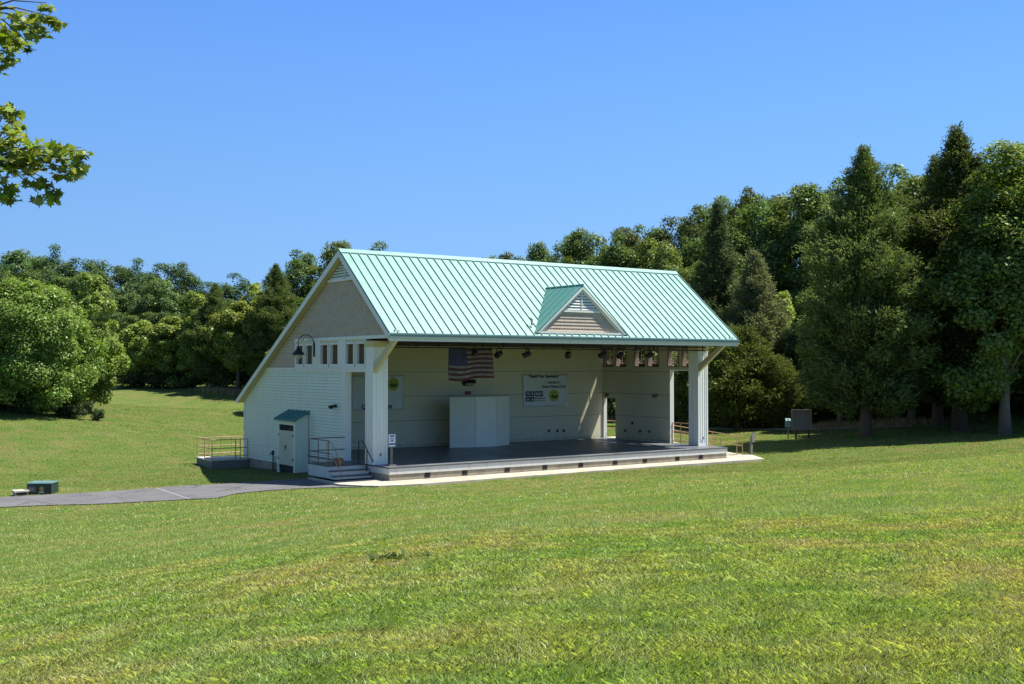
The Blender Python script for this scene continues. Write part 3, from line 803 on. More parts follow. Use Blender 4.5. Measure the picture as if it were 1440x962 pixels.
b = MB(); b.box(.03, L-.03, YE+.07, -.34, 5.69, 5.75); b.build('eave_soffit', M['cream'], roof)
def gutter(y, z, sgn):
    g = MB(); W = .12
    pts = [(0, .02), (-sgn*0, -.09), (sgn*.02, -.12), (sgn*.09, -.12), (sgn*W, -.03), (sgn*W, .0), (sgn*(W-.02), .0), (sgn*.085, -.10), (sgn*.03, -.10), (sgn*.015, .02)]
    g.prism([(x0-.01, y+a, z+c) for a, c in pts], (x1-x0+.02, 0, 0))
    o = g.build('gutter', M['gutter'], roof)
    d = MB(); d.box(x0-.005, x1+.005, y+sgn*.03, y+sgn*.085, z-.165, z-.122); d.build('drip_edge', M['drip'], o)
gutter(YE+.012, ZE-.03, -1); gutter(YB-.012, ZB-.03, 1)

# dormer
dm = MB()
fz, fy_ = 6.12, DY-.12
rb = dormer_y(CX)+.05
for s in (-1, 1):
    e = (CX+s*(DW+.06), fy_, fz-.02); r0 = (CX, fy_, DH+.05); r1 = (CX, rb, DH+.05)
    eb = (CX+s*(DW+.06), dormer_y(CX+s*DW)+.12, fz-.02)
    dm.prism([r0, r1, eb, e], (0, 0, -.06))
    for k in range(1, 6):   # seams down the slope
        u = k/6; ya = fy_ + (rb-fy_)*u
        zt = DH+.05
        # runs from the ridge to the valley
        t = (zt-(ZE+SF*(ya-YE)))/((DH+.05-fz)/(DW+.06))
        t = max(0, min(t, DW))
        p, q_ = Vector((CX, ya, zt+.015)), Vector((CX+s*t, ya, zt-(DH+.05-fz)/(DW+.06)*t+.015))
        if t > .1: dm.beam(p, q_, .022, .045)
dm.tube([(CX, fy_-.02, DH+.05), (CX, rb, DH+.05)], .05, 8)
dmo = part(dm, 'dormer', M['teal'])
def dz(x): return DH - (DH-6.13)/DW*abs(x-CX)
d = MB(); zz = 6.2; k = 0
d.prism([(CX-DW+.1, DY+.02, 6.17), (CX+DW-.1, DY+.02, 6.17), (CX, DY+.02, DH-.08)], (0, .05, 0))
while zz < 7.05:
    w0, w1 = DW*(DH-.1-zz)/(DH-6.13), DW*(DH-.1-zz-.152)/(DH-6.13)
    d.add([(CX-w1, DY+.018, zz+.152), (CX+w1, DY+.018, zz+.152), (CX+w0, DY-.012, zz), (CX-w0, DY-.012, zz), (CX+w0, DY+.016, zz-.001), (CX-w0, DY+.016, zz-.001)], [(0,1,2,3), (3,2,4,5)]); zz += .152
d.build('dormer_shingles', M['shingle'], dmo)
t = MB()
for s in (-1, 1):
    t.prism([(CX, DY-.06, DH), (CX+s*DW, DY-.06, 6.13), (CX+s*(DW-.30), DY-.06, 6.13), (CX, DY-.06, DH-.25)], (0, .05, 0))
    t.prism([(CX, fy_, DH-.02), (CX+s*(DW+.05), fy_, 6.10), (CX+s*(DW-.1), fy_, 6.10), (CX, fy_, DH-.145)], (0, .055, 0))
t.box(CX-DW-.02, CX+DW+.02, DY-.10, DY+.03, 6.10, 6.19)
t.box(CX-1.05, CX+1.05, DY-.05, DY, 7.08, 7.17); t.box(CX-.03, CX+.03, DY-.05, DY, 7.17, DH-.2)
t.build('dormer_trim', M['trim'], dmo)
t = MB()
for k in range(7):
    z = 7.20+k*.125; w = (DH-.28-z)/(DH-6.13)*DW
    if w > .06: t.add([(CX-w, DY-.035, z), (CX+w, DY-.035, z), (CX+w*.93, DY+.0, z+.085), (CX-w*.93, DY+.0, z+.085), (CX-w, DY-.035, z-.012), (CX+w, DY-.035, z-.012)], [(0,1,2,3), (0,1,5,4)])
lo = t.build('louvre', M['trim'], dmo)
t = MB(); t.prism([(CX-1.02, DY+.006, 7.17), (CX+1.02, DY+.006, 7.17), (CX, DY+.006, DH-.2)], (0, .012, 0)); t.build('louvre_backing', M['dark'], lo)
t = MB(); t.tube([(CX-DW+.02, -.05, 6.45), (CX-DW+.02, -.05, 6.72), (CX-DW-.06, -.05, 6.76)], .055, 8); t.build('roof_vent', M['paleconc'], roof)

# ------------------------------------------------------------------ things on and round the stage
st = thing('stage_steps', 'pale wooden stage steps and landing with brown rails before the doorway', 'steps', (-.9, 2.6, 0))
def P_(mb, name, mat, par, **k):    # build in world space, keep local to the root
    o = mb.build(name, mat, None, **k); o.parent = par
    r = par
    while r.parent: r = r.parent
    if par.parent is None: o.location = (-par.location.x, -par.location.y, -par.location.z)
    return o
for i, (y1, zt) in enumerate(((1.98, H), (1.68, .373), (1.38, .187))):
    b = MB(); xa = -1.72+.02*i; xb = -.045+.05*i*(0 if i == 0 else 1)
    b.box(xa-.04*i, -.05, y1-.02, (3.95 if i == 0 else y1+.32), .05, zt-.04)
    o = P_(b, 'step', M['fascia'], st)
    b = MB(); b.box(xa-.04*i-.02, -.048, y1-.05, (3.97 if i == 0 else y1+.28), zt-.038, zt); P_(b, 'tread', M['deckedge'], o)
r = MB()
for z in (.50, 1.02): r.tube([(-1.70, 2.02, H+z), (-1.70, 3.9, H+z), (-.03, 3.92, H+z)], .021)
for y in (2.05, 3.02, 3.9): r.tube([(-1.70, y, H), (-1.70, y, H+1.02)], .021)
r.tube([(-1.70, 2.02, H+.08), (-1.70, 3.9, H+.08)], .016)
P_(r, 'guard_rail', M['railshaded'], st)
r = MB(); r.tube([(-1.62, 2.35, H), (-1.62, 2.35, H+.95), (-1.62, 1.95, H+.95), (-1.62, 1.15, .80), (-1.62, 1.15, .03)], .021)
r.tube([(-1.62, 2.2, H+.5), (-1.62, 1.95, H+.48), (-1.62, 1.15, .38)], .018)
P_(r, 'handrail', M['rail'], st)
r = MB(); r.tube([(-.16, 2.35, H), (-.16, 2.35, H+.95), (-.16, 2.0, H+.95), (-.16, 1.15, .78), (-.16, 1.02, .78)], .021)
r.tube([(-.16, 1.62, .3), (-.16, 1.62, 1.2)], .021); r.tube([(-.16, 1.15, .78), (-.16, 1.15, .66)], .018)
P_(r, 'handrail', M['black'], st)

b = MB(); b.box(-1.30, -.98, 2.12, 2.42, H+.002, H+.05); 
for (xa, xb, ya, yb_) in ((-1.30,-1.27,2.12,2.42), (-1.01,-.98,2.12,2.42), (-1.27,-1.01,2.12,2.15), (-1.27,-1.01,2.39,2.42)): b.box(xa, xb, ya, yb_, H+.05, H+.27)
pb = tag(b.build('planter_box', M['wood']), 'small brown wooden box standing on the step landing', 'box')
b = MB(); b.box(-1.268, -1.012, 2.152, 2.388, H+.051, H+.235); b.build('soil', M['barkpale'], pb)

# lean-to utility closet
sh = thing('utility_closet', 'white lean-to utility closet with slatted double door and teal roof', 'closet', (-.34, 8.65, -.3))
b = MB(); ya, yb_, xo = 7.67, 9.62, -.66
b.prism([(xo, ya, -.33), (-.012, ya, -.33), (-.012, ya, 2.46), (xo, ya, 2.12)], (0, .05, 0))
b.prism([(xo, yb_-.05, -.33), (-.012, yb_-.05, -.33), (-.012, yb_-.05, 2.46), (xo, yb_-.05, 2.12)], (0, .05, 0))
b.box(xo, xo+.05, ya+.05, ya+.16, -.33, 2.11); b.box(xo, xo+.05, yb_-.16, yb_-.05, -.33, 2.11)
b.box(xo, xo+.05, ya+.16, yb_-.16, 1.93, 2.11)
z = -.3
while z < 2.25:   # boards on the side that faces the lawn
    xt = xo if z+.118 < 2.12 else xo + (z+.118-2.12)/.34*.65
    b.add([(max(xo, xt), ya-.002, z+.118), (-.012, ya-.002, z+.118), (-.012, ya-.024, z), (xo, ya-.024, z), (-.012, ya-.001, z-.001), (xo, ya-.001, z-.001)], [(0,1,2,3), (3,2,4,5)]); z += .118
b.box(xo-.012, xo+.07, ya-.03, ya, -.33, 2.1); b.box(-.09, -.012, ya-.03, ya, -.33, 2.4)
P_(b, 'closet_wall', M['siding'], sh)
b = MB(); b.box(xo+.08, xo+.12, ya+.16, yb_-.16, -.30, 1.95); P_(b, 'closet_shade_panel', M['dark'], sh)  # dark sheet behind the doors, painting the unlit inside
ym = (ya+yb_)/2
for (a, c) in ((ya+.165, ym-.006), (ym+.006, yb_-.165)):
    b = MB(); b.box(xo-.012, xo+.025, a, c, .07, 1.66)
    k = a+.12
    while k < c-.03: b.box(xo-.022, xo-.012, k-.006, k+.006, .07, 1.66); k += .125
    o = P_(b, 'door', M['shutterdoor'], sh)
    for z in (.3, 1.4):
        yy = a+.01 if a < ym-.1 and c < ym else c-.01
        hh = MB(); hh.box(xo-.03, xo-.012, yy-.045, yy+.045, z, z+.09); P_(hh, 'hinge', M['black'], o)
b = MB(); b.box(xo-.05, xo-.013, ym-.05, ym+.03, .86, .98); b.tube([(xo-.04, ym-.01, .86), (xo-.05, ym-.01, .74)], .015, 6); P_(b, 'padlock', M['black'], sh)
b = MB()
def rp(x, y, l=0): return (x, y, 2.17+(x-xo)*.52+l)
b.prism([rp(xo-.13, ya-.14), rp(.0, ya-.14), rp(.0, yb_+.14), rp(xo-.13, yb_+.14)], (0, 0, .06))
for k in range(6):
    y = ya-.12+k*(yb_-ya+.24)/5; b.beam(rp(xo-.12, y, .08), rp(0, y, .08), .03, .05)
P_(b, 'closet_roof', M['tealdark'], sh)

# standpipe
b = MB(); zg = T1(-.3, 10.97)
b.tube([(-.3,10.97,zg-.1), (-.3,10.97,.35)], .03); b.tube([(-.3,10.97,.35), (-.3,10.97,.58)], .06); b.tube([(-.3,10.97,.5), (-.42,10.97,.46), (-.44,10.97,.36)], .028)
b.tube([(-.3,10.74,zg-.1), (-.3,10.74,.28), (-.02,10.74,.28)], .022)
tag(b.build('standpipe', M['black']), 'thin dark standpipe and tap beside the utility closet', 'standpipe')

# gooseneck lamp on the gable
gl = thing('gooseneck_lamp', 'black gooseneck wall lamp with scrollwork over the gable windows', 'lamp', (-.03, 7.0, 5.5))
b = MB(); b.box(-.05, -.022, 6.93, 7.07, 5.08, 5.72)
arc = [(-.06,7,5.15), (-.06,7,5.62)] + [(-.435+.375*math.cos(k*math.pi/12), 7, 5.70+.375*math.sin(k*math.pi/12)) for k in range(13)] + [(-.81,7,5.5)]
b.tube(arc, .021, 8)
P_(b, 'lamp_arm', M['black'], gl)
b = MB()
for cx_, cz_, r_ in ((-.435, 5.86, .15), (-.24, 5.82, .08), (-.63, 5.82, .08)):
    b.tube([(cx_+r_*(1-k/40)*math.cos(k*math.pi/7), 7, cz_+r_*(1-k/40)*math.sin(k*math.pi/7)) for k in range(18)], .011, 5)
P_(b, 'scrollwork', M['iron'], gl)
b = MB(); b.lathe([(.05,.40), (.07,.34), (.09,.30), (.27,.10), (.29,.06), (.28,.04), (.02,.09)], (-.81,7,5.12), 20); P_(b, 'lamp_shade', M['black'], gl, smooth=False)
b = MB(); b.lathe([(.17,.08), (.18,.0), (.13,-.10), (.03,-.15)], (-.81,7,5.12), 16); P_(b, 'lamp_glass', M['lens'], gl, smooth=True)

def flood(name, label, cat, c, d, mat, heads=2):
    r_ = thing(name, label, cat, c)
    b = MB(); d = Vector(d); s = Vector((0,0,1)).cross(d)
    b.beam(Vector((0,0,0)), d*.05, .14, .14); b.beam(d*.05, d*.14, .03, .03)
    b.build('lamp_base', mat, r_)
    for k in range(heads):
        off = s*((k-.5*(heads-1))*.2)
        h_ = MB(); h_.tube([d*.10+off+Vector((0,0,.02)), d*.2+off-Vector((0,0,.03)), d*.26+off-Vector((0,0,.07))], [.04,.06,.085], 10); h_.build('lamp_head', mat, r_)
flood('floodlight', 'small black floodlight on the clapboard wall by the doorway', 'floodlight', (-.03, 4.79, 2.9), (-1, 0, 0), M['black'])
flood('emergency_light', 'grey twin headed emergency light on the stage side wall', 'light', (L-.252, 4.85, 3.08), (-1, 0, 0), M['grey'])
b = MB(); b.box(L-.33, L-.252, 8.93, 9.17, 2.93, 3.12); b.box(L-.345, L-.33, 8.96, 9.14, 2.96, 3.09)
tag(b.build('exit_light', M['redbox']), 'dull red exit light box above the rear side doorway', 'exit light')
b = MB(); b.box(9.6, 10.18, BW-.12, BW-.003, 3.62, 3.72); b.prism([(9.55,BW-.003,3.72),(9.55,BW-.26,3.74),(9.55,BW-.30,3.86),(9.55,BW-.2,3.95),(9.55,BW-.003,3.95)], (.68,0,0))
wl = tag(b.build('wall_lamp', M['black']), 'dark wall lamp above the white folding screen', 'lamp')
b = MB(); b.box(9.64, 10.14, BW-.24, BW-.13, 3.68, 3.735); b.build('lens', M['lens'], wl)
b = MB(); b.box(9.72, 10.05, BW-.07, BW-.003, 3.16, 3.34); b.box(9.75, 10.02, BW-.085, BW-.07, 3.19, 3.31)
tag(b.build('exit_sign', M['redbox']), 'small dull red box on the wall just over the white screen', 'sign')

# folding screen
fs_ = thing('folding_screen', 'tall white three panel screen standing on the stage', 'screen', (9.5, 7.4, H))
pts = [(7.68,7.68), (8.87,7.13), (10.14,7.13), (11.37,7.70)]
for i, ((xa, ya), (xb, yb2)) in enumerate(zip(pts[:-1], pts[1:])):
    b = MB(); d = Vector((xb-xa, yb2-ya, 0)); n_ = Vector((-d.y, d.x, 0)).normalized()
    a0 = Vector((xa, ya, H+.01)) + d.normalized()*.014; a1 = Vector((xb, yb2, H+.01)) - d.normalized()*.014
    b.prism([a0, a1, a1+n_*.05, a0+n_*.05], (0, 0, 2.54))
    o = P_(b, 'panel', M['screen'], fs_)
    b = MB(); b.beam(a0+Vector((0,0,2.555))+n_*.02, a1+Vector((0,0,2.555))+n_*.02, .09, .03); P_(b, 'top_rail', M['grey'], o)

# notice on a post
ns = thing('notice_stand', 'small blue and white notice on a wooden post at the stage edge', 'sign', (.40, .55, H))
b = MB(); b.box(-.045, .045, -.03, .03, 0, .85); b.box(-.16, .16, -.14, .14, .0, .05); b.build('post', M['greypost'], ns)
b = MB(); b.box(-.155, .155, -.055, -.032, .80, 1.30); so = b.build('sign_board', M['whitesign'], ns)
b = MB(); b.box(-.155, .155, -.061, -.056, .86, .93); b.box(-.1, .1, -.061, -.056, 1.2, 1.26)
for k in range(4): b.box(-.11, .11-.03*(k % 2), -.060, -.056, 1.16-k*.05, 1.175-k*.05)
b.tube([(.0, -.062, 1.03), (.0, -.056, 1.03)], .035, 12)
b.build('printing', M['bluesign'], so)

# lighting pipe and lamps
lp = thing('lighting_pipe', 'black double pipe batten for stage lamps under the front ceiling', 'pipe', (CX, 1.0, 5.5))
for z in (5.60, 5.44):
    b = MB(); b.tube([(-9.2, 0, z-5.5), (9.2, 0, z-5.5)], .028, 8); b.build('pipe', M['black'], lp)
for k in range(17):
    b = MB(); x = -9 + k*18/16; b.beam((x, 0, -.09), (x, 0, .18), .05, .03); b.build('hanger', M['black'], lp)
spots = [(6.08,.0), (7.64,.5), (9.97,-.6), (12.08,.3), (13.19,-.3), (15.12,.4), (4.75,.2)]
slab_ = ['first black stage lamp right of the flag', 'black stage lamp before the middle of the back wall', 'black stage lamp above the right-hand banner', 'black stage lamp nearest the corner of the back wall',
         'black stage lamp in front of the rearmost grille window', 'black stage lamp in front of the middle grille windows', 'black stage lamp directly over the flag']
proto = None
for (x, a), lab in zip(spots, slab_):
    r_ = thing('stage_lamp', lab, 'stage lamp', (x, 1.0, 5.40), a, 'stage lamps on the pipe')
    if proto is None:
        b = MB(); b.beam((0,0,.02), (0,0,.09), .07, .07)
        for s in (-1, 1): b.beam((s*.13,0,0), (s*.13,.02,-.26), .02, .05)
        b.beam((-.14,0,.0), (.14,0,.0), .05, .02)
        y_ = b.build('yoke', M['black'], r_)
        b = MB(); b.tube([(0,-.14,-.14), (0,-.10,-.17), (0,.14,-.26), (0,.20,-.29)], [.07,.125,.125,.14], 12); c_ = b.build('lamp_body', M['black'], r_)
        b = MB(); b.tube([(0,.198,-.289), (0,.206,-.292)], .12, 12); l_ = b.build('lens', M['lens'], r_)
        proto = (y_, c_, l_)
    else:
        for o in proto:
            c_ = o.copy(); COL.objects.link(c_); c_.parent = r_

# flag: hangs from the pipe, stripes and canton are cloth colours
def flag():
    W_, Hh = 2.22, 1.40; nxs, nys = 40, 26
    rt = thing('flag', 'american flag with stars and stripes hung from the lighting pipe', 'flag', (3.42, .96, 5.43))
    def pt(u, v, lift=0):
        x = u*W_*(1+.055*v) + .01*math.sin(v*7)
        z = -v*Hh*(1-.09*u) - .04*u*(1-u)*2 + .012*math.sin(u*9+v*3) - (.03*math.sin(u*math.pi*2.2)*v)
        y = .05*math.sin(u*11+v*2.5)*(.35+.65*v) + .03*math.sin(u*23+1) - .04*v - lift
        return (x, y, z)
    mb = MB()
    vs = [pt(i/nxs, j/nys) for j in range(nys+1) for i in range(nxs+1)]
    for j in range(nys):
        for i in range(nxs):
            mb.m.append(2 if (i < 16 and j < 14) else (j//2) % 2)
            mb.f.append([j*(nxs+1)+i, j*(nxs+1)+i+1, (j+1)*(nxs+1)+i+1, (j+1)*(nxs+1)+i])
    mb.v = vs
    cl = mb.build('cloth', [M['flagred'], M['flagwhite'], M['flagblue']], rt, smooth=True)
    so = cl.modifiers.new('thickness', 'SOLIDIFY'); so.thickness = .006
    s = MB()
    for r_ in range(9):
        for c in range(6 if r_ % 2 == 0 else 5):
            u = (.4/12)*(1+2*c+(r_ % 2)); v = (14/26)/10*(r_+1)
            c0 = Vector(pt(u, v, .014)); R = .034
            star = [(c0.x+(R if k % 2 == 0 else R*.42)*math.sin(k*math.pi/5), c0.y, c0.z+(R if k % 2 == 0 else R*.42)*math.cos(k*math.pi/5)) for k in range(10)]
            s.add(star, [tuple(range(10))])
    s.build('stars', M['flagwhite'], cl)
    g = MB()
    for u in (.01, .35, .68, .99):
        p = pt(u, 0); g = MB(); g.tube([(p[0], p[1], p[2]-.02), (p[0], .04, .05)], .012, 6); g.build('tie', M['black'], rt)
flag()

def text(body, size, x, z, mat, parent, y, bold=0.0, align='CENTER'):
    cu = bpy.data.curves.new('lettering', 'FONT'); cu.body = body; cu.size = size; cu.align_x = align; cu.offset = bold
    cu.extrude = .001; cu.materials.append(mat)
    tmp = bpy.data.objects.new('lettering', cu); me = bpy.data.meshes.new_from_object(tmp); bpy.data.objects.remove(tmp)
    o = bpy.data.objects.new('lettering', me); COL.objects.link(o); o.parent = parent
    o.location = (x, y, z); o.rotation_euler = (math.pi/2, 0, 0)
    return o
def banner(label, x0, x1, z0, z1, rag):
    rt = thing('banner', label, 'banner', (x0, BW-.05, z0), 0, 'banners on the back wall')
    n_, m_ = 24, 14; w, h_ = x1-x0, z1-z0; mb = MB()
    for j in range(m_+1):
        for i in range(n_+1):
            u, v = i/n_, j/m_
            sag = .10*math.sin(math.pi*u)**2*(v**6)*rag
            mb.v.append((u*w + (1-v)*.06*(1-u)*rag, .010*math.sin(u*13+v*3)+.008*math.sin(v*9+u*5), v*h_-sag))
    for j in range(m_):
        for i in range(n_): mb.f.append([j*(n_+1)+i, j*(n_+1)+i+1, (j+1)*(n_+1)+i+1, (j+1)*(n_+1)+i]); mb.m.append(0)
    sh_ = mb.build('sheet', M['banner'], rt, smooth=True)
    so = sh_.modifiers.new('thickness', 'SOLIDIFY'); so.thickness = .004
    return rt, sh_
def emblem(rt, x, z, r_):
    b = MB(); b.tube([(x, -.034, z), (x, -.026, z)], [r_, r_], 28); o = b.build('emblem', M['emblem'], rt)
    d = MB()
    d.prism([(x-.7*r_, -.038, z-.15*r_), (x-.25*r_, -.038, z+.25*r_), (x+.1*r_, -.038, z-.05*r_), (x+.5*r_, -.038, z+.2*r_), (x+.75*r_, -.038, z-.2*r_), (x+.3*r_, -.038, z-.5*r_), (x-.4*r_, -.038, z-.45*r_)], (0, .003, 0))
    for k in range(5): d.tube([(x+r_*.5*math.cos(k*1.3), -.038, z+r_*.45*abs(math.sin(k*1.3))+.1*r_), (x+r_*.5*math.cos(k*1.3), -.035, z+r_*.45*abs(math.sin(k*1.3))+.1*r_)], .09*r_, 8)
    d.build('emblem_drawing', M['emblemdark'], o)
rt, _s = banner('white banner reading Thank You Sponsors with logos below', 13.42, 16.54, 2.42, 4.22, 1.)
text('Thank You  Sponsors', .235, 1.40, 1.60, M['ink'], rt, -.030, .006)
text('Friends of', .20, 2.08, 1.27, M['ink'], rt, -.030, .003)
text('Quiet Waters Park', .215, 2.12, 1.03, M['ink'], rt, -.030, .003)
emblem(rt, 2.13, .60, .33)
b = MB()
for i in range(2):
    for j in range(2):
        xa, za = .2+i*.30, .30+j*.30
        b.box(xa, xa+.26, -.032, -.026, za, za+.26)
lg = b.build('logo_squares', M['inkblue'], rt)
b = MB()
for i in range(2):
    for j in range(2):
        xa, za = .2+i*.30, .30+j*.30
        b.prism([(xa+.05, -.036, za+.05+.1*j), (xa+.13, -.036, za+.21), (xa+.21, -.036, za+.12-.05*i), (xa+.15, -.036, za+.06)], (0, .003, 0))
b.build('logo_shapes', M['banner'], lg)
b = MB(); b.box(.82, 1.36, -.032, -.026, .58, .86); bx_ = b.build('logo_block', M['inkblue'], rt)
text('BB&T', .20, 1.09, .65, M['banner'], rt, -.036, .004)
b = MB()
for k, (xa, xb) in enumerate(((.82,.93),(.95,1.1),(1.13,1.32),(1.36,1.52))): b.box(xa, xb, -.031, -.026, .44, .52-.02*(k % 2))
for k, (xa, xb) in enumerate(((.82,1.0),(1.03,1.2),(1.24,1.5))): b.box(xa, xb, -.031, -.026, .33, .37)
b.build('small_print', M['grey'], rt)
rt, _s = banner('white banner with a round green emblem behind the front column', 3.06, 6.02, 2.45, 4.20, .3)
emblem(rt, 2.33, 1.30, .33)
text('Friends of', .26, 1.42, .80, M['ink'], rt, -.030, .006)
text('Summer', .30, 1.40, .42, M['ink'], rt, -.030, .006)
text('Quiet Waters', .30, 1.42, .10, M['ink'], rt, -.030, .010)

# rear platform with guard rail
bp = thing('rear_platform', 'low concrete platform with brown pipe guard rail at the back corner', 'platform', (-1.0, 15.8, -.5))
b = MB(); b.box(-1.95, -.03, 14.75, 16.95, -.75, -.13); P_(b, 'platform_base', M['grey'], bp)
b = MB(); b.box(-2.0, -.02, 14.70, 17.0, -.128, -.05); P_(b, 'platform_slab', M['paleconc'], bp)
r = MB()
for z in (.16, .55, .98):
    r.tube([(-.06, 14.78, z-.05), (-1.93, 14.78, z-.05), (-1.93, 16.92, z-.05), (.4, 16.92, z-.05)], .022)
P_(r, 'rail', M['rail'], bp)
for x, y in ((-.06,14.78), (-.7,14.78), (-1.3,16.92), (-1.93,14.78), (-1.93,15.85), (-1.93,16.92), (-.65,16.92), (-.1,16.92), (-.45,14.78)):
    r = MB(); r.tube([(x, y, -.05), (x, y, .94)], .022); P_(r, 'rail_post', M['rail'], bp)

# ramp with rails beside the far side wall, and guard across the side opening
ra = thing('ramp', 'concrete access ramp with brown pipe handrails beside the far side wall', 'ramp', (20.6, 4.5, 0))
b = MB(); b.prism([(19.62, 1.1, -.2), (19.62, 8.0, -.2), (19.62, 8.0, H), (19.62, 1.1, .06)], (1.75, 0, 0)); b.box(19.44, 21.37, 8.0, 9.9, -.25, H-.002); P_(b, 'ramp_slab', M['slab'], ra)
for x in (19.7, 21.3):
    r = MB()
    for z in (.48, .95): r.tube([(x, .75, z+.02), (x, 1.1, z+.04), (x, 8.0, H+z), (x, 9.85, H+z)], .021)
    r.tube([(x, .75, .97), (x, .75, .04)], .021)
    P_(r, 'handrail', M['rail'], ra)
    for y in (1.15, 2.9, 4.6, 6.3, 8.0, 9.8):
        zz = .06 + (min(y, 8.0)-1.1)/6.9*(H-.06)
        r = MB(); r.tube([(x, y, zz), (x, y, zz+.95)], .021); P_(r, 'rail_post', M['rail'], ra)
gr = thing('guard_rail', 'brown pipe guard rail across the far side opening of the stage', 'railing', (L-.1, 3.0, H))
for z in (.12, .6, 1.08):
    b = MB(); b.tube([(0, -.95, z), (0, .88, z)], .02); b.build('rail', M['rail'], gr)
for y in (-.5, .25, .86):
    b = MB(); b.tube([(0, y, 0), (0, y, 1.08)], .02); b.build('rail_post', M['rail'], gr)

# leaning wooden marker
zg = T1(22.1, .9)
lm = thing('marker_post', 'leaning weathered grey marker post with a small board by the ramp', 'post', (22.1, .9, zg), .35)
b = MB(); b.beam((-.04,0,-.2), (.12,0,1.05), .14, .10, (0,1,0)); b.build('post', M['greypost'], lm)
b = MB(); b.prism([(-.06,-.10,.72), (.30,-.10,.72), (.33,-.10,1.20), (-.02,-.10,1.24)], (0,.03,0)); b.build('board', M['grey'], lm)

# notice board
zg = T1(31.4, 5.4)
kb = thing('notice_board', 'weathered grey notice board on two dark posts by the trees', 'notice board', (31.4, 5.4, zg), -.62)
for x in (-.30, .48):
    b = MB(); b.box(x-.05, x+.05, -.05, .05, -.3, .62); b.build('post', M['darkpost'], kb)
b = MB(); b.box(-.52, .62, -.09, .03, .58, 1.72); bo = b.build('board', M['grey'], kb)
b = MB(); 
for (xa, xb, za, zb_) in ((-.55,.65,1.66,1.75), (-.55,.65,.55,.63), (-.55,-.47,.63,1.66), (.57,.65,.63,1.66)): b.box(xa, xb, -.115, .05, za, zb_)
b.build('frame', M['greypost'], bo)
zg2 = T1(31.05, 5.95)
lb = thing('leaflet_box', 'small grey leaflet box on a thin post beside the notice board', 'box', (30.95, 6.0, zg2), -.62)
b = MB(); b.box(-.03, .03, -.03, .03, -.2, .75); b.build('post', M['greypost'], lb)
b = MB(); b.prism([(-.15,-.12,.72), (-.15,.12,.72), (-.15,.12,1.25), (-.15,-.12,1.12)], (.30,0,0)); b.build('box', M['gutter'], lb)

# green utility cabinet and concrete block beside the path
zg = T1(-11.55, 7.25)
uc = thing('utility_cabinet', 'low dark green utility cabinet with orange warning label beside the path', 'cabinet', (-11.55, 7.45, zg), -.60)
b = MB(); b.box(-.48, .48, -.36, .36, -.1, .42); body = b.build('body', M['greenbox'], uc)
b = MB(); b.prism([(-.50,-.38,.42), (-.50,.38,.42), (-.50,.38,.465), (-.50,-.36,.455)], (1.00,0,0)); b.build('lid', M['greenlid'], uc)
b = MB(); b.tube([(.10,-.368,.21), (.10,-.361,.21)], .09, 14); b.build('warning_label', M['warn'], body)
b = MB(); b.box(-.40,-.14,-.366,-.361,.10,.27); b.build('plate', M['grey'], body)
b = MB(); b.box(.0,.2,-.368,-.361,.06,.10); b.build('tag', M['whitesign'], body)
zg = T1(-12.3, 7.4)
b = MB(); b.box(-12.62,-12.15,7.2,7.65,zg-.1,zg+.13); b.prism([(-12.66,7.16,zg+.13),(-12.11,7.16,zg+.13),(-12.11,7.69,zg+.13),(-12.66,7.69,zg+.13)], (0,0,.06))
hb = tag(b.build('concrete_box', M['paleconc']), 'small pale concrete box left of the green utility cabinet', 'concrete box')
b = MB(); b.box(-12.58,-12.2,7.18,7.199,zg+.02,zg+.11); b.build('opening', M['dark'], hb)  # near-black plate on the face paints a shaded hole, nothing is cut
# ------------------------------------------------------------------ trees
def unit(a): return a/np.maximum(np.linalg.norm(a, axis=1, keepdims=True), 1e-9)
def leaf_quads(c, nrm, length, width, droop=.25, along=None):
    """folded diamond leaves: centre, normal, length, width -> verts, quads"""
    N = len(c)
    if along is None:
        t = rng.normal(size=(N, 3))
    else: t = along
    t = unit(t - nrm*np.sum(t*nrm, 1, keepdims=True)); b = np.cross(nrm, t)
    l = length[:, None]; w = width[:, None]
    v = np.stack([c - t*l*.5, c + b*w*.5 + nrm*l*.10, c + t*l*.5 - nrm*l*droop*.4, c - b*w*.5 + nrm*l*.10], 1)
    return v.reshape(-1, 3), np.arange(N*4).reshape(N, 4)

def trunk_mesh(name, H, r, limbs, mat, bend=.3):
    mb = MB(); pts = []; rs = []
    for k in range(7):
        u = k/6; pts.append((bend*math.sin(u*3)*.3, bend*math.sin(u*2+1)*.3-bend*.25, -.3+u*(H+.3))); rs.append(r*(1.35 if k == 0 else 1)*(1-.8*u)+.02)
    mb.tube(pts, rs, 9)
    for (z, e, rr) in limbs:
        k = min(5, int(z/H*6)); p0 = Vector(pts[k]).lerp(Vector(pts[k+1]), z/H*6-k) if z < H else Vector(pts[-1])
        p1 = Vector(e); m_ = p0.lerp(p1, .5)+Vector((0, 0, (p1-p0).length*.08))
        mb.tube([p0, m_, p1], [rr, rr*.6, rr*.2], 6)
    o = mb.build(name, mat, None, smooth=True); me = o.data; bpy.data.objects.remove(o); return me

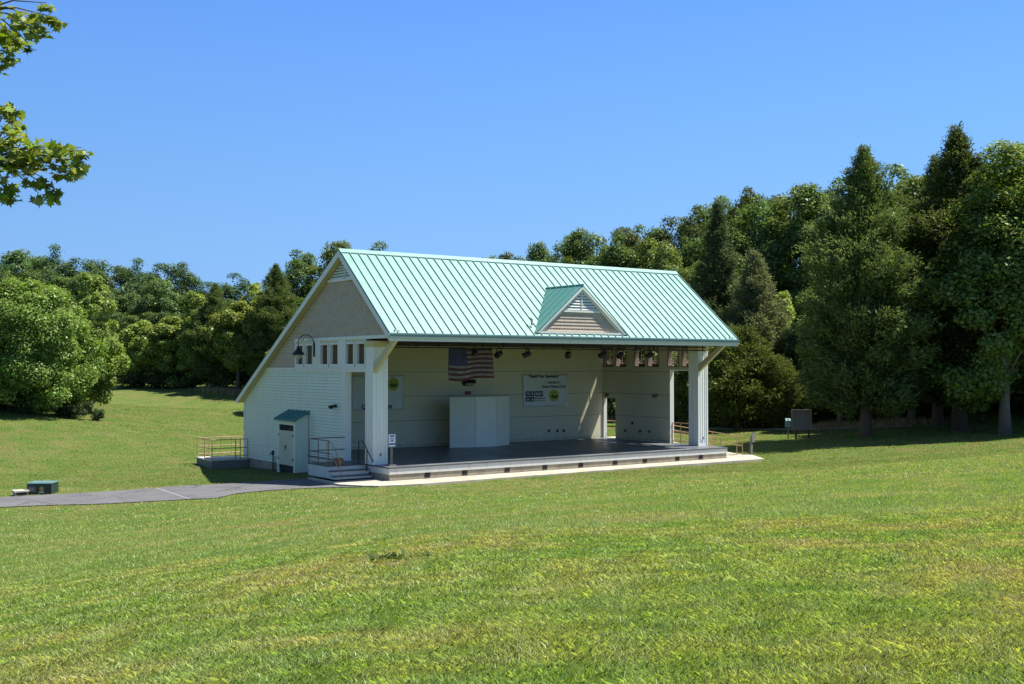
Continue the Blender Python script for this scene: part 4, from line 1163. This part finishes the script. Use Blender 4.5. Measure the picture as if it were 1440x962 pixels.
def broad(seed, H, R, zb, ncl, nleaf, ls, top=.78, rough=.16, flat=.8, clr=(.20,.34), mat=None, bark=None, zcf=.46):
    global rng
    rng = np.random.default_rng(seed)
    zc = zb+(H-zb)*zcf
    i = np.arange(ncl)+.5
    ph = np.arccos(1-2*i/ncl); th = math.pi*(1+5**.5)*i + rng.uniform(0, .9, ncl)
    d = np.c_[np.cos(th)*np.sin(ph), np.sin(th)*np.sin(ph), np.cos(ph)] + rng.normal(0, .10, (ncl, 3)); d = unit(d)
    f = rng.normal(size=(5, 3))*2.2; pf = rng.uniform(0, 6, 5)
    lob = np.sum(np.sin(d@f.T+pf), 1)*rough*.5
    rr = rng.uniform(.62, .88, ncl) + lob
    inner = rng.random(ncl) < .22; rr[inner] *= .55
    up = np.where(d[:, 2] > 0, H-zc, zc-zb)
    c = np.c_[d[:, 0]*R*rr, d[:, 1]*R*rr, zc + d[:, 2]*up*(rr*1.0+.02)]
    c[:, :2] *= (1-(1-top)*np.clip((c[:, 2:3]-zc)/(H-zc), 0, 1))
    rc = rng.uniform(*clr, ncl)*R*.9
    w = rc**2; n = np.maximum((nleaf*w/w.sum()).astype(int), 5)
    ci = np.repeat(np.arange(ncl), n); N = len(ci)
    dd = unit(rng.normal(size=(N, 3)) + np.array([0, 0, .35]) + d[ci]*.5)
    sh = np.where(rng.random(N) < .75, rng.uniform(.78, 1.12, N), rng.uniform(.2, .8, N))
    # sub-clumping gives ragged sprays instead of smooth balls
    sub = rng.normal(size=(N, 3))*.12
    p = c[ci] + dd*(rc[ci]*sh)[:, None]*np.array([1, 1, flat]) + sub*rc[ci][:, None]
    nr = unit(dd*.55 + np.array([0, 0, .55]) + rng.normal(0, .45, (N, 3)) + d[ci]*.25)
    l = (.5+rng.random(N)**1.6*1.05)*ls
    v, q = leaf_quads(p, nr, l, l*.72)
    v[:, 2] = np.maximum(v[:, 2], .05)
    crown = np_mesh('crown', v, q, 4, mat or M['leaf'])
    lim = []
    for k in rng.choice(ncl, min(12, ncl), replace=False):
        e = c[k]; z = max(min(e[2]*.55, H*.7), zb*.8+.2)
        lim.append((z, tuple(e*.92), .05*R*.35+.03))
    tr = trunk_mesh('trunk', zc+(H-zc)*.25, .045*R+.07, lim, bark or M['bark'])
    return crown, tr, H, R

def conifer(seed, H, R, zb, nb, tuft, blades, bl, power=.8, slope=.35, droopy=0., mat=None, sat=1.0):
    global rng
    rng = np.random.default_rng(seed)
    hz = zb + (H-zb)*np.sort(rng.random(nb))**.98
    u = (hz-zb)/(H-zb)
    Lb = R*np.clip(np.minimum(1, sat*(1-u))**power, .06, 1)*rng.choice([.6,.75,.9,1.0,1.18], nb, p=[.12,.23,.33,.22,.10])*rng.uniform(.9, 1.1, nb)*np.where(u < .12, .75+u*2, 1)
    az = np.arange(nb)*2.39996+rng.normal(0, .35, nb)
    lumpy = 1+.12*np.sin(az*2+hz*.7)+.10*np.sin(az*3-hz*1.3); Lb *= lumpy
    cs = []; al = []; sz = []
    for i in range(nb):
        m = max(3, int(tuft*Lb[i]/R*1.4)+2)
        s = rng.uniform(.22, 1.0, m)**.75
        ang = az[i]+rng.normal(0, .16, m)
        zz = hz[i] + Lb[i]*s*(slope+.4*u[i]) - droopy*Lb[i]*s*s + rng.normal(0, .20, m)
        x = np.cos(ang)*Lb[i]*s; y = np.sin(ang)*Lb[i]*s
        cs.append(np.c_[x, y, zz]); al.append(np.c_[np.cos(ang), np.sin(ang), np.full(m, .35+.6*u[i]-droopy)]); sz.append(np.full(m, .75+.5*(1-u[i])))
    for j in range(5):      # side leaders give the spiky outline at the top
        aa = rng.uniform(0, 6.28); ro = rng.uniform(.25, .7)*R*.30; hb = H*rng.uniform(.80, .88); ht = H*rng.uniform(.93, .985); k = 9
        cs.append(np.c_[np.cos(aa)*ro+rng.normal(0,.06,k), np.sin(aa)*ro+rng.normal(0,.06,k), np.linspace(hb, ht, k)]); al.append(np.tile([0,0,1.], (k,1))); sz.append(np.linspace(.9, .5, k))
    k = 10; cs.append(np.c_[rng.normal(0,.08,k), rng.normal(0,.08,k), np.linspace(H*.90, H, k)]); al.append(np.tile([0,0,1.], (k,1))); sz.append(np.full(k, .8))
    c = np.concatenate(cs); a = unit(np.concatenate(al)); s = np.concatenate(sz)
    Nt = len(c); ti = np.repeat(np.arange(Nt), blades); N = len(ti)
    dirs = unit(a[ti] + rng.normal(0, .55, (N, 3)) + np.array([0, 0, .12]))
    p = c[ti] + rng.normal(0, .16, (N, 3))*s[ti][:, None] + dirs*bl*.4
    nr = unit(np.cross(dirs, rng.normal(size=(N, 3))) + np.array([0, 0, .5]))
    l = rng.uniform(.6, 1.3, N)*bl*s[ti]
    v, q = leaf_quads(p, nr, l, l*.30, .1, dirs)
    v[:, 2] = np.maximum(v[:, 2], .05)
    crown = np_mesh('crown', v, q, 4, mat or M['needle'])
    tr = trunk_mesh('trunk', H*.92, .055*R+.10, [(float(hz[i]), tuple(np.array([math.cos(az[i])*Lb[i]*.8, math.sin(az[i])*Lb[i]*.8, hz[i]+Lb[i]*.8*slope])), .03) for i in range(0, nb, 3)], M['bark'], .12)
    return crown, tr, H, R

PROTO = {
 'oak1': broad(21, 15, 4.0, 2.0, 95, 30000, .235, .72, .22),
 'oak2': broad(22, 15, 4.0, 1.5, 80, 28000, .24, .66, .30, clr=(.22,.36)),
 'oak3': broad(23, 15, 4.0, 1.8, 110, 31000, .23, .78, .18, clr=(.18,.30)),
 'lime': broad(24, 9, 2.7, .7, 75, 27000, .185, .55, .26, clr=(.15,.29), zcf=.42),
 'mapleA': broad(25, 8.8, 4.5, .15, 190, 82000, .165, .70, .20, clr=(.13,.25), zcf=.40),
 'mapleB': broad(26, 9, 2.8, .10, 110, 42000, .165, .56, .22, clr=(.14,.26), zcf=.40),
 'mapleC': broad(27, 16.5, 4.4, 2.7, 170, 85000, .19, .62, .26, clr=(.15,.27), bark=M['barkpale']),
 'willow': conifer(28, 12.6, 2.6, .5, 260, 15, 20, .24, .75, .22, .10, sat=1.6),
 'cedar': conifer(31, 16.5, 3.7, 1.3, 330, 18, 22, .25, .90, .26, sat=1.75),
 'cedarslim': conifer(34, 17, 3.0, 1.6, 300, 16, 20, .25, .90, .40, sat=1.5),
 'spruce': conifer(32, 17, 3.3, .6, 230, 20, 22, .26, .85, .12, .12),
 'juniper': conifer(33, 6.5, 3.0, .15, 200, 20, 20, .23, .62, .45),
}
COLR = {
 'oak1': (.092,.160,.038), 'oak2': (.082,.142,.036), 'oak3': (.112,.175,.038), 'lime': (.215,.290,.044),
 'mapleA': (.150,.245,.038), 'mapleB': (.175,.265,.045), 'mapleC': (.140,.228,.042), 'willow': (.165,.190,.085),
 'cedar': (.122,.165,.042), 'spruce': (.118,.152,.064), 'juniper': (.105,.155,.036), 'cedarslim': (.110,.146,.040)}
NAMES = {'oak1': 'oak_tree', 'oak2': 'oak_tree', 'oak3': 'oak_tree', 'lime': 'young_broadleaf_tree', 'mapleA': 'maple_tree', 'mapleB': 'maple_tree', 'mapleC': 'maple_tree',
 'willow': 'grey_green_tree', 'cedar': 'cedar_tree', 'cedarslim': 'cedar_tree', 'spruce': 'spruce_tree', 'juniper': 'juniper_bush'}
LABELS = {
 'A': 'big round bright green maple with foliage down to the lawn', 'A2': 'narrower upright maple just right of the big round maple', 'A3': 'broad maple cut by the left edge beside the big round maple',
 'c1': 'leftmost yellow green tree of the row behind the left lawn', 'c2': 'second yellow green tree of the row behind the left lawn', 'c3': 'dense mid green maple beside the slim dark cedar in the left row',
 'c4': 'slim dark pointed cedar amid yellow green trees behind the left lawn', 'c5': 'tallest yellow green tree of the row, right of the slim cedar', 'c6': 'mid green maple just left of the tall pointed cedar by the pavilion gable',
 'c7': 'tall pointed cedar rising just left of the pavilion gable', 'c8': 'yellow green tree half hidden behind the gable roof slope', 'c9': 'dark oak hidden behind the pavilion gable', 'c10': 'low yellow green tree nearest the gable roof slope',
 'd1': 'tall dark oak against the sky left of the roof peak', 'd2': 'tallest dark oak directly behind the roof peak', 'd3': 'dark oak hidden behind the left half of the teal roof',
 'F': 'tall grey green conical spruce behind the right end of the roof', 'G': 'rounded grey green tree right of the conical spruce', 'H1': 'big dark oak on the skyline, leftmost of the tall three beyond the spruce',
 'H2': 'biggest dark oak crown on the skyline between spruce and large cedar', 'H3': 'dark skyline oak just left of the large cedar top', 'I': 'bright yellow green tree between the rounded grey tree and the large cedar',
 'I2': 'shorter yellow green tree low beside the large cedar', 'J1': 'broad olive juniper bush just right of the front column', 'J2': 'smaller olive juniper bush beside the notice board', 'J3': 'dark olive juniper seen through the side opening of the stage',
 'K': 'large feathery cedar with bare trunk beyond the notice board', 'L': 'tallest dark cedar with a spiky top left of the large maple', 'L2': 'slimmer dark cedar with spiky top beside the tallest cedar',
 'M': 'large maple with pale trunk at the right of the lawn', 'M2': 'large maple cut by the right edge', 'M3': 'dark oak behind the two large maples on the right',
 'N1': 'skyline oak right of the large feathery cedar', 'N2': 'skyline oak left of the tallest spiky cedar', 'N3': 'mid height oak directly behind the large feathery cedar',
 'N4': 'full oak crown filling the skyline between the feathery cedar and the spiky cedars', 'N5': 'oak crown on the skyline just right of the tallest spiky cedar', 'N6': 'mid height maple filling the gap between the feathery cedar and the spiky cedars',
 'N7': 'oak crown on the skyline directly behind the tallest spiky cedar', 'N8': 'low maple left of the large feathery cedar trunk', 'N9': 'tall oak rising behind the large maple at the right',
 'U1': 'small dark oak left of the large cedar trunk', 'U2': 'small dark oak in the gap right of the large cedar trunk', 'U3': 'small oak in the shade left of the tallest cedar', 'U4': 'small dark oak in the shade behind the pale maple trunk',
 'U5': 'small dark oak behind the right-hand maples', 'U6': 'low sunlit yellow green tree at the right end of the tree line'}
GROUPS = {'far left': ('dark green oak in the far wood behind the left lawn', 'trees of the far wood behind the left lawn'),
 'far back': ('dark oak far behind the middle of the teal roof', 'trees far behind the pavilion roof'),
 'hill': ('dark green oak on the wooded rise behind the right half of the roof', 'trees on the wooded rise'),
 'hill low': ('lower oak hidden behind the pavilion at the foot of the rise', 'lower trees behind the pavilion'),
 'right out': ('dark oak far beyond the right-hand maples', 'trees beyond the right-hand maples')}
for i, (kind, x, y, h, r, note) in enumerate(TREES):
    random.seed(i*7+3)
    if note in ('L', 'L2'): kind = 'cedarslim'
    crown, tr, H0, R0 = PROTO[kind]
    if note in LABELS: lab, grp = LABELS[note], None
    else: lab, grp = GROUPS[note]
    sp_ = 'oak tree' if kind.startswith('oak') else 'tree'
    root = thing(NAMES[kind], lab, 'bush' if kind == 'juniper' else 'tree', (x, y, T1(x, y)), random.uniform(0, 6.28), grp)
    c = link(bpy.data.objects.new('crown', crown), root); t = link(bpy.data.objects.new('trunk', tr), root)
    sxy = r/R0*(.84 if note == 'K' else 1.0 if note in ('A', 'A2') else 1.12 if note in LABELS else 1.3); sz = h/H0*(1.0 if note in LABELS else 1.05)
    for o in (c, t): o.scale = (sxy, sxy, sz)
    v = random.uniform(.82, 1.22); base = COLR[kind]
    if note == 'far left': base = (base[0]*.78, base[1]*.84, base[2]*1.10)  # haze of distance put into the leaf colour as a bluer tint
    hs = random.uniform(-.10, .10)
    if note.startswith('hill') and random.random() < .3: base = (.075, .105, .028)
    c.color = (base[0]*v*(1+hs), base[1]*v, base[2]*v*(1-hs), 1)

# undergrowth shrubs along the edge of the wood
SHRUB = [broad(41, 2.2, 1.5, .05, 34, 5200, .16, .8, .3, clr=(.25,.42)), broad(42, 2.0, 1.6, .05, 30, 4800, .15, .75, .35, clr=(.25,.42))]
sh_rows = []
random.seed(99)
def hrow(xa, ya, xb, yb2, n, h, lab, grp, col, sp=.9):
    for k in range(n):
        u = (k+.5)/n
        x = xa+(xb-xa)*u+random.uniform(-sp, sp); y = ya+(yb2-ya)*u+random.uniform(-sp, sp)
        crown, tr, H0, R0 = SHRUB[k % 2]
        root = thing('shrub', lab, 'shrub', (x, y, T1(x, y)), random.uniform(0, 6.28), grp)
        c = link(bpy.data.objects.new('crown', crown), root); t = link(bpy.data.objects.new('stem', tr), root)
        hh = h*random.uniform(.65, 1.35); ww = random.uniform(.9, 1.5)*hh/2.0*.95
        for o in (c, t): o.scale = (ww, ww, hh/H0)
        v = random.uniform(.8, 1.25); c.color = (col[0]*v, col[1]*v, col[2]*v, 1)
hrow(41.5, 18.5, 45.5, 8.0, 9, 2.0, 'sunlit yellow green shrub at the wood edge behind the notice board', 'sunlit shrubs behind the notice board', (.105,.135,.03))  # sunlight is put into this brighter leaf colour
hrow(43.5, 9.5, 49.5, -.5, 10, 2.4, 'shaded green shrub under the large cedar and maple', 'shaded shrubs under the right-hand trees', (.06,.09,.025))  # shade of the trees is put into this darker leaf colour
hrow(46.0, -2.0, 52, -8, 7, 2.6, 'sunlit green shrub at the right end of the tree line', 'shrubs at the right end of the tree line', (.10,.135,.03))  # brighter leaf colour stands in for sunlight here too
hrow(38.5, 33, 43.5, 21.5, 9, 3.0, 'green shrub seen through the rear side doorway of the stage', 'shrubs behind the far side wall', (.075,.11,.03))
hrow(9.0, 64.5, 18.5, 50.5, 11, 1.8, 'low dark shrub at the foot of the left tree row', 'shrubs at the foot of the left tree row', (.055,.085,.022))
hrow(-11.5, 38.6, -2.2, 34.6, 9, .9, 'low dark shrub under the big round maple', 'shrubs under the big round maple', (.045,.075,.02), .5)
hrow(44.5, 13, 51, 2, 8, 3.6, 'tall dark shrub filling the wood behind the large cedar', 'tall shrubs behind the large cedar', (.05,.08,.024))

# ------------------------------------------------------------------ near maple whose branches hang into the top left corner
def maple_leaf_verts():
    pts = [(0,-.5),(.10,-.18),(.36,-.26),(.30,-.06),(.52,.10),(.26,.14),(.24,.30),(.09,.22),(0,.52)]
    return np.array(pts + [(-x, y) for x, y in pts[-2:0:-1]])
def near_maple():
    random.seed(5); R_ = np.random.default_rng(77)
    root_xy = (-29.9, -28.6); zg = T1(*root_xy)
    rt = thing('maple_tree', 'nearby maple whose leafy branches hang into the top left corner', 'tree', (root_xy[0], root_xy[1], zg))
    O = np.array([root_xy[0], root_xy[1], zg])
    ends = NEAR_CLUSTERS
    mb = MB()
    mb.tube([(0,0,-.3), (0.05,.02,1.2), (.1,-.05,3), (.0,.1,5), (-.1,.05,7.5), (0,0,10)], [.30,.22,.19,.15,.10,.03], 12)
    leaves = []   # centre, radius, count
    def limb(p0, p1, r0, sag=.25):
        p0 = np.array(p0); p1 = np.array(p1); m1 = p0+(p1-p0)*.35+np.array([0,0,sag]); m2 = p0+(p1-p0)*.7+np.array([0,0,sag*.7])
        mb.tube([p0, m1, m2, p1], [r0, r0*.7, r0*.4, .006], 7)
    limb((.05,0,3.6), np.array(ends[0][0])-O, .075, .5)
    limb((.05,0,3.2), np.array(ends[1][0])-O, .075, .5)
    for k_, (z0_, sg_) in enumerate(((3.6, .5), (3.2, .5))):
        e_ = np.array(ends[k_][0])-O; p_ = np.array([.05, 0, z0_])
        for t_ in np.linspace(.30, .84, 9):
            c = p_+(e_-p_)*t_+np.array([0, 0, sg_*math.sin(t_*math.pi)*.8])+R_.normal(0, .28, 3)
            leaves.append((c, R_.uniform(.35, .55), 75))
            mb.tube([p_+(e_-p_)*t_+np.array([0, 0, sg_*math.sin(t_*math.pi)*.8]), c], [.012, .004], 5)
    for c, r_, n in ends: leaves.append((np.array(c)-O, r_, n))
    for c, r_, n in NEAR_TWIGS:
        leaves.append((np.array(c)-O, r_, n))
        a = np.array(ends[0][0] if c[2] > 6.75 else ends[1][0])-O
        mb.tube([a+(np.array(c)-O-a)*.0, a+(np.array(c)-O-a)*.5+np.array([0,0,.05]), np.array(c)-O], [.009,.006,.003], 5)
    for k in range(60):     # the rest of its crown, over the trunk
        t = R_.uniform(0, 6.28); rr = R_.uniform(.3, 1)**.5*2.9
        c = np.array([math.cos(t)*rr, math.sin(t)*rr, R_.uniform(3.6, 10.5)])
        c[:2] *= 1-.5*max(0, (c[2]-7)/3.5)
        # keep it on the trunk's side
        if c@np.array([.816,-.578,0]) > 1.5: continue
        leaves.append((c, R_.uniform(.5, .8), 150))
        if k % 3 == 0: limb((0,0,max(2.6, c[2]-1.6)), c, .04, .2)
    mb.build('trunk', M['bark'], rt, smooth=True)
    shp = maple_leaf_verts(); nv = len(shp)
    V = []; 
    for c, r_, n in leaves:
        n = int(n*1.7)
        d = unit(R_.normal(size=(n, 3)))*(R_.random((n, 1))**.45)*np.array([1, 1, .55])*r_
        p = c + d - np.array([0, 0, .05])
        nr = unit(R_.normal(0, .55, (n, 3)) + np.array([0, 0, .8]))
        t = unit(R_.normal(0, .6, (n, 3)) + d/r_*.8 + np.array([0, 0, -.75])); t = unit(t-nr*np.sum(t*nr, 1, keepdims=True)); b = np.cross(nr, t)
        s = R_.uniform(.065, .11, n)
        for i in range(n):
            q_ = p[i] + (shp[:, :1]*b[i] + shp[:, 1:]*t[i])*s[i] + nr[i]*(np.abs(shp[:, :1])*.25 - (shp[:, 1:]**2)*.3)*s[i]
            V.append(q_)
    V = np.concatenate(V); me = np_mesh('crown', V, np.arange(len(V)).reshape(-1, nv), nv, M['leaf'])
    c = link(bpy.data.objects.new('crown', me), rt); c.color = (.190, .262, .042, 1)
near_maple()

# ------------------------------------------------------------------ grass blades on the near lawn, straw at the wood edge
def inside(x, y, poly):
    r_ = np.zeros(len(x), bool); n = len(poly)
    for i in range(n):
        (xa, ya), (xb, yb2) = poly[i], poly[(i+1) % n]
        k = ((ya > y) != (yb2 > y)) & (x < (xb-xa)*(y-ya)/(yb2-ya+1e-12)+xa); r_ ^= k
    return r_
PATHPOLY = PTOP + PBOT[::-1]
CAMX, CAMY, YAW = -21.8741, -39.4231, -.6166
rg = np.array([math.cos(YAW), math.sin(YAW)]); fwv = np.array([-math.sin(YAW), math.cos(YAW)])
def blades(d0, d1, n, hgt, wid, seg):
    R_ = np.random.default_rng(int(d0*10)+1)
    d = np.sqrt(R_.uniform(d0*d0, d1*d1, n)); n_in = int(n*.74); half = .50*d+.5
    lat = R_.uniform(-1, 1, n)*half; lat[n_in:] = np.sign(lat[n_in:])*(half[n_in:]+R_.uniform(0, 7.5, n-n_in))
    x = CAMX+fwv[0]*d+rg[0]*lat; y = CAMY+fwv[1]*d+rg[1]*lat
    jx, jy = R_.normal(0, .07, n), R_.normal(0, .07, n)      # the sward creeps over the paving edges
    ok = ~inside(x+jx, y+jy, PATHPOLY) & ~inside(x+jx, y+jy, apron) & ~((x > -2.1) & (x < L+.1) & (y > -.05) & (y < 17))
    # thin the sward in worn patches
    wn = np.sin(x*.9+1.3*np.sin(y*.6))+np.sin(y*1.1+1.7*np.sin(x*.5+1))+.8*np.sin(x*2.3+y*1.9)
    ok &= R_.random(n) < np.clip(1.0-.20*(wn-.6), .45, 1)
    # bare molehill
    ok &= (np.hypot((x+16.0), (y+28.9)) + R_.normal(0, .09, n)) > .22
    x, y = x[ok], y[ok]; N = len(x); z = T(x, y) + .02*np.sin(x*1.1+y*.4)*np.sin(y*.9-x*.3)
    h = hgt*R_.uniform(.45, 1.25, N)*(1+.22*np.sin(x*3.1+2*np.sin(y*2.2))*np.sin(y*2.7)); w = wid*R_.uniform(.6, 1.3, N)
    # tufts share a lean
    a = R_.uniform(0, 6.283, N); le = R_.uniform(.5, 1.5, N)
    tx = np.sin(x*5.3+3*np.sin(y*4.1)); ty = np.sin(y*5.9+3*np.sin(x*3.7))
    lx = np.cos(a)*le + .35*tx; ly = np.sin(a)*le + .35*ty
    b = R_.uniform(0, 6.283, N); bx_, by_ = np.cos(b)*w*.5, np.sin(b)*w*.5
    if seg == 2:
        v = np.stack([np.c_[x-bx_, y-by_, z-.008], np.c_[x+bx_, y+by_, z-.008],
                      np.c_[x+lx*h*.35+bx_*.8, y+ly*h*.35+by_*.8, z+h*.60], np.c_[x+lx*h, y+ly*h, z+h*.92], np.c_[x+lx*h*.35-bx_*.8, y+ly*h*.35-by_*.8, z+h*.60]], 1); k = 5
    else:
        v = np.stack([np.c_[x-bx_, y-by_, z-.01], np.c_[x+bx_, y+by_, z-.01], np.c_[x+lx*h*.8, y+ly*h*.8, z+h]], 1); k = 3
    me = np_mesh('grass', v.reshape(-1, 3), np.arange(N*k).reshape(N, k), k, M['bladefar' if d0 > 40 else 'blade'])
    tag(link(bpy.data.objects.new('grass', me)), 'short mown green grass with dry straw patches', 'grass', kind='stuff')
blades(2.0, 9.0, 560000, .034, .0050, 2)
blades(9.0, 16.0, 480000, .034, .0075, 2)
blades(16.0, 28.0, 400000, .034, .013, 1)
blades(28.0, 46.0, 290000, .040, .026, 1)
blades(46.0, 88.0, 420000, .045, .045, 1)

def straw(pts, n, h, spread, lab):
    R_ = np.random.default_rng(n); P = np.array(pts, float)
    s = np.r_[0, np.cumsum(np.hypot(*np.diff(P, axis=0).T))]; t = R_.uniform(0, s[-1], n)
    x = np.interp(t, s, P[:,0])+R_.normal(0, spread, n); y = np.interp(t, s, P[:,1])+R_.normal(0, spread, n)
    z = T(x, y); hh = h*R_.uniform(.4, 1.3, n)*(.6+.4*np.abs(np.sin(x*.9+y*.7))); a = R_.uniform(0, 6.28, n); le = R_.uniform(.05, .5, n); w = .035
    b = R_.uniform(0, 6.28, n)
    v = np.stack([np.c_[x-np.cos(b)*w, y-np.sin(b)*w, z-.02], np.c_[x+np.cos(b)*w, y+np.sin(b)*w, z-.02], np.c_[x+np.cos(a)*le*hh, y+np.sin(a)*le*hh, z+hh]], 1)
    me = np_mesh('tall_grass', v.reshape(-1, 3), np.arange(n*3).reshape(n, 3), 3, M['straw'])
    tag(link(bpy.data.objects.new('tall_grass', me)), lab, 'grass', kind='stuff')
straw([(39.4,10.6),(40.4,7.8),(41.2,4.6)], 2600, .38, .9, 'tall straw coloured grass at the edge of the wood on the right')
straw([(12.6,55.8),(15.4,51.8)], 1200, .40, .8, 'tall straw coloured grass under the left tree row')
straw([(37.4,32.5),(40.2,30),(42,25)], 2500, .6, .9, 'tall straw coloured grass seen through the stage doorway')
# a few broad leaved weeds beside the molehill
b = MB(); random.seed(3)
for k in range(30):
    x = -15.75+random.gauss(0, .16); y = -28.35+random.gauss(0, .16); z = T1(x, y); a = random.uniform(0, 6.28); l = random.uniform(.08, .17); w = .03
    d = Vector((math.cos(a), math.sin(a), .55)).normalized(); s = Vector((-math.sin(a), math.cos(a), 0)); p = Vector((x, y, z))
    b.add([p, p+d*l*.5+s*w, p+d*l, p+d*l*.5-s*w], [(0,1,2,3)])
w_ = tag(b.build('weed_clump', M['leaf']), 'dark green weed clump beside the bare reddish soil patch in the lawn', 'weed'); w_.color = (.04,.085,.03,1)

# ------------------------------------------------------------------ light, sky, camera
sun_dir = Vector((1, -.42, 2.05)).normalized()
sl = bpy.data.lights.new('sun', 'SUN'); sl.energy = 5.0; sl.angle = math.radians(.53); sl.color = (1, .955, .88)
so = bpy.data.objects.new('sun', sl); COL.objects.link(so); so.location = (30, -10, 60)
so.rotation_euler = sun_dir.to_track_quat('Z', 'Y').to_euler()
w = bpy.data.worlds.new('World'); S.world = w; w.use_nodes = True; nt = w.node_tree; nt.nodes.clear()
sky = nt.nodes.new('ShaderNodeTexSky'); sky.sky_type = 'NISHITA'; sky.sun_disc = False
sky.sun_elevation = math.asin(sun_dir.z); sky.sun_rotation = math.atan2(sun_dir.x, sun_dir.y)
sky.air_density = 1.0; sky.dust_density = .25; sky.ozone_density = 3.2; sky.altitude = 50
bg = nt.nodes.new('ShaderNodeBackground'); bg.inputs[1].default_value = .090; SKYK = 1/(.090*2**1.05)
out = nt.nodes.new('ShaderNodeOutputWorld')
# clear, evenly blue sky low over the trees, blending into the physical sky higher up
tc = nt.nodes.new('ShaderNodeTexCoord'); zz = sep(nt, tc.outputs['Generated'])[2]
rp_ = nt.nodes.new('ShaderNodeValToRGB'); nt.links.new(zz, rp_.inputs[0])
el = rp_.color_ramp.elements
el[0].position = 0.0; el[0].color = (.340,.620,1,1); el[1].position = .33; el[1].color = (.150,.388,1,1)
e_ = el.new(.10); e_.color = (.278,.560,1,1)
e_ = el.new(.20); e_.color = (.214,.490,1,1)
dt = nt.nodes.new('ShaderNodeVectorMath'); dt.operation = 'DOT_PRODUCT'; nt.links.new(tc.outputs['Generated'], dt.inputs[0]); dt.inputs[1].default_value = (.92, -.39, 0)
side = mth(nt, 'ADD', mth(nt, 'MULTIPLY', dt.outputs['Value'], .23), 1.-.214*.23)   # the sky is brighter towards the sun
low = mixc(nt, 1., rp_.outputs[0], (SKYK, SKYK, SKYK*1.02), 'MULTIPLY')
vs_ = nt.nodes.new('ShaderNodeVectorMath'); vs_.operation = 'SCALE'; nt.links.new(low, vs_.inputs[0]); nt.links.new(side, vs_.inputs['Scale']); low = vs_.outputs[0]
high = mixc(nt, 1., sky.outputs[0], (.62, .66, .72), 'MULTIPLY')
f_ = maprange(nt, zz, .34, .62, 0, 1)
nt.links.new(mixc(nt, f_, low, high), bg.inputs[0]); nt.links.new(bg.outputs[0], out.inputs[0])

cam = bpy.data.cameras.new('camera'); cam.sensor_width = 36; cam.lens = 36*1557.27/1440; cam.clip_end = 6000; cam.clip_start = .1
co = bpy.data.objects.new('camera', cam); COL.objects.link(co)
co.location = (-21.8741, -39.4231, 4.6402); co.rotation_euler = (math.pi/2+.0220, 0, -.6166)
S.camera = co
S.view_settings.view_transform = 'Standard'; S.view_settings.look = 'None'; S.view_settings.gamma = 1; S.view_settings.use_curve_mapping = False
S.view_settings.exposure = 1.05
S.cycles.max_bounces = 8; S.cycles.diffuse_bounces = 4; S.cycles.glossy_bounces = 3; S.cycles.transmission_bounces = 4; S.cycles.transparent_max_bounces = 4
S.cycles.use_denoising = True; S.cycles.denoiser = 'OPENIMAGEDENOISE'; S.cycles.denoising_prefilter = 'NONE'; S.cycles.denoising_input_passes = 'RGB_ALBEDO_NORMAL'; S.cycles.use_adaptive_sampling = False
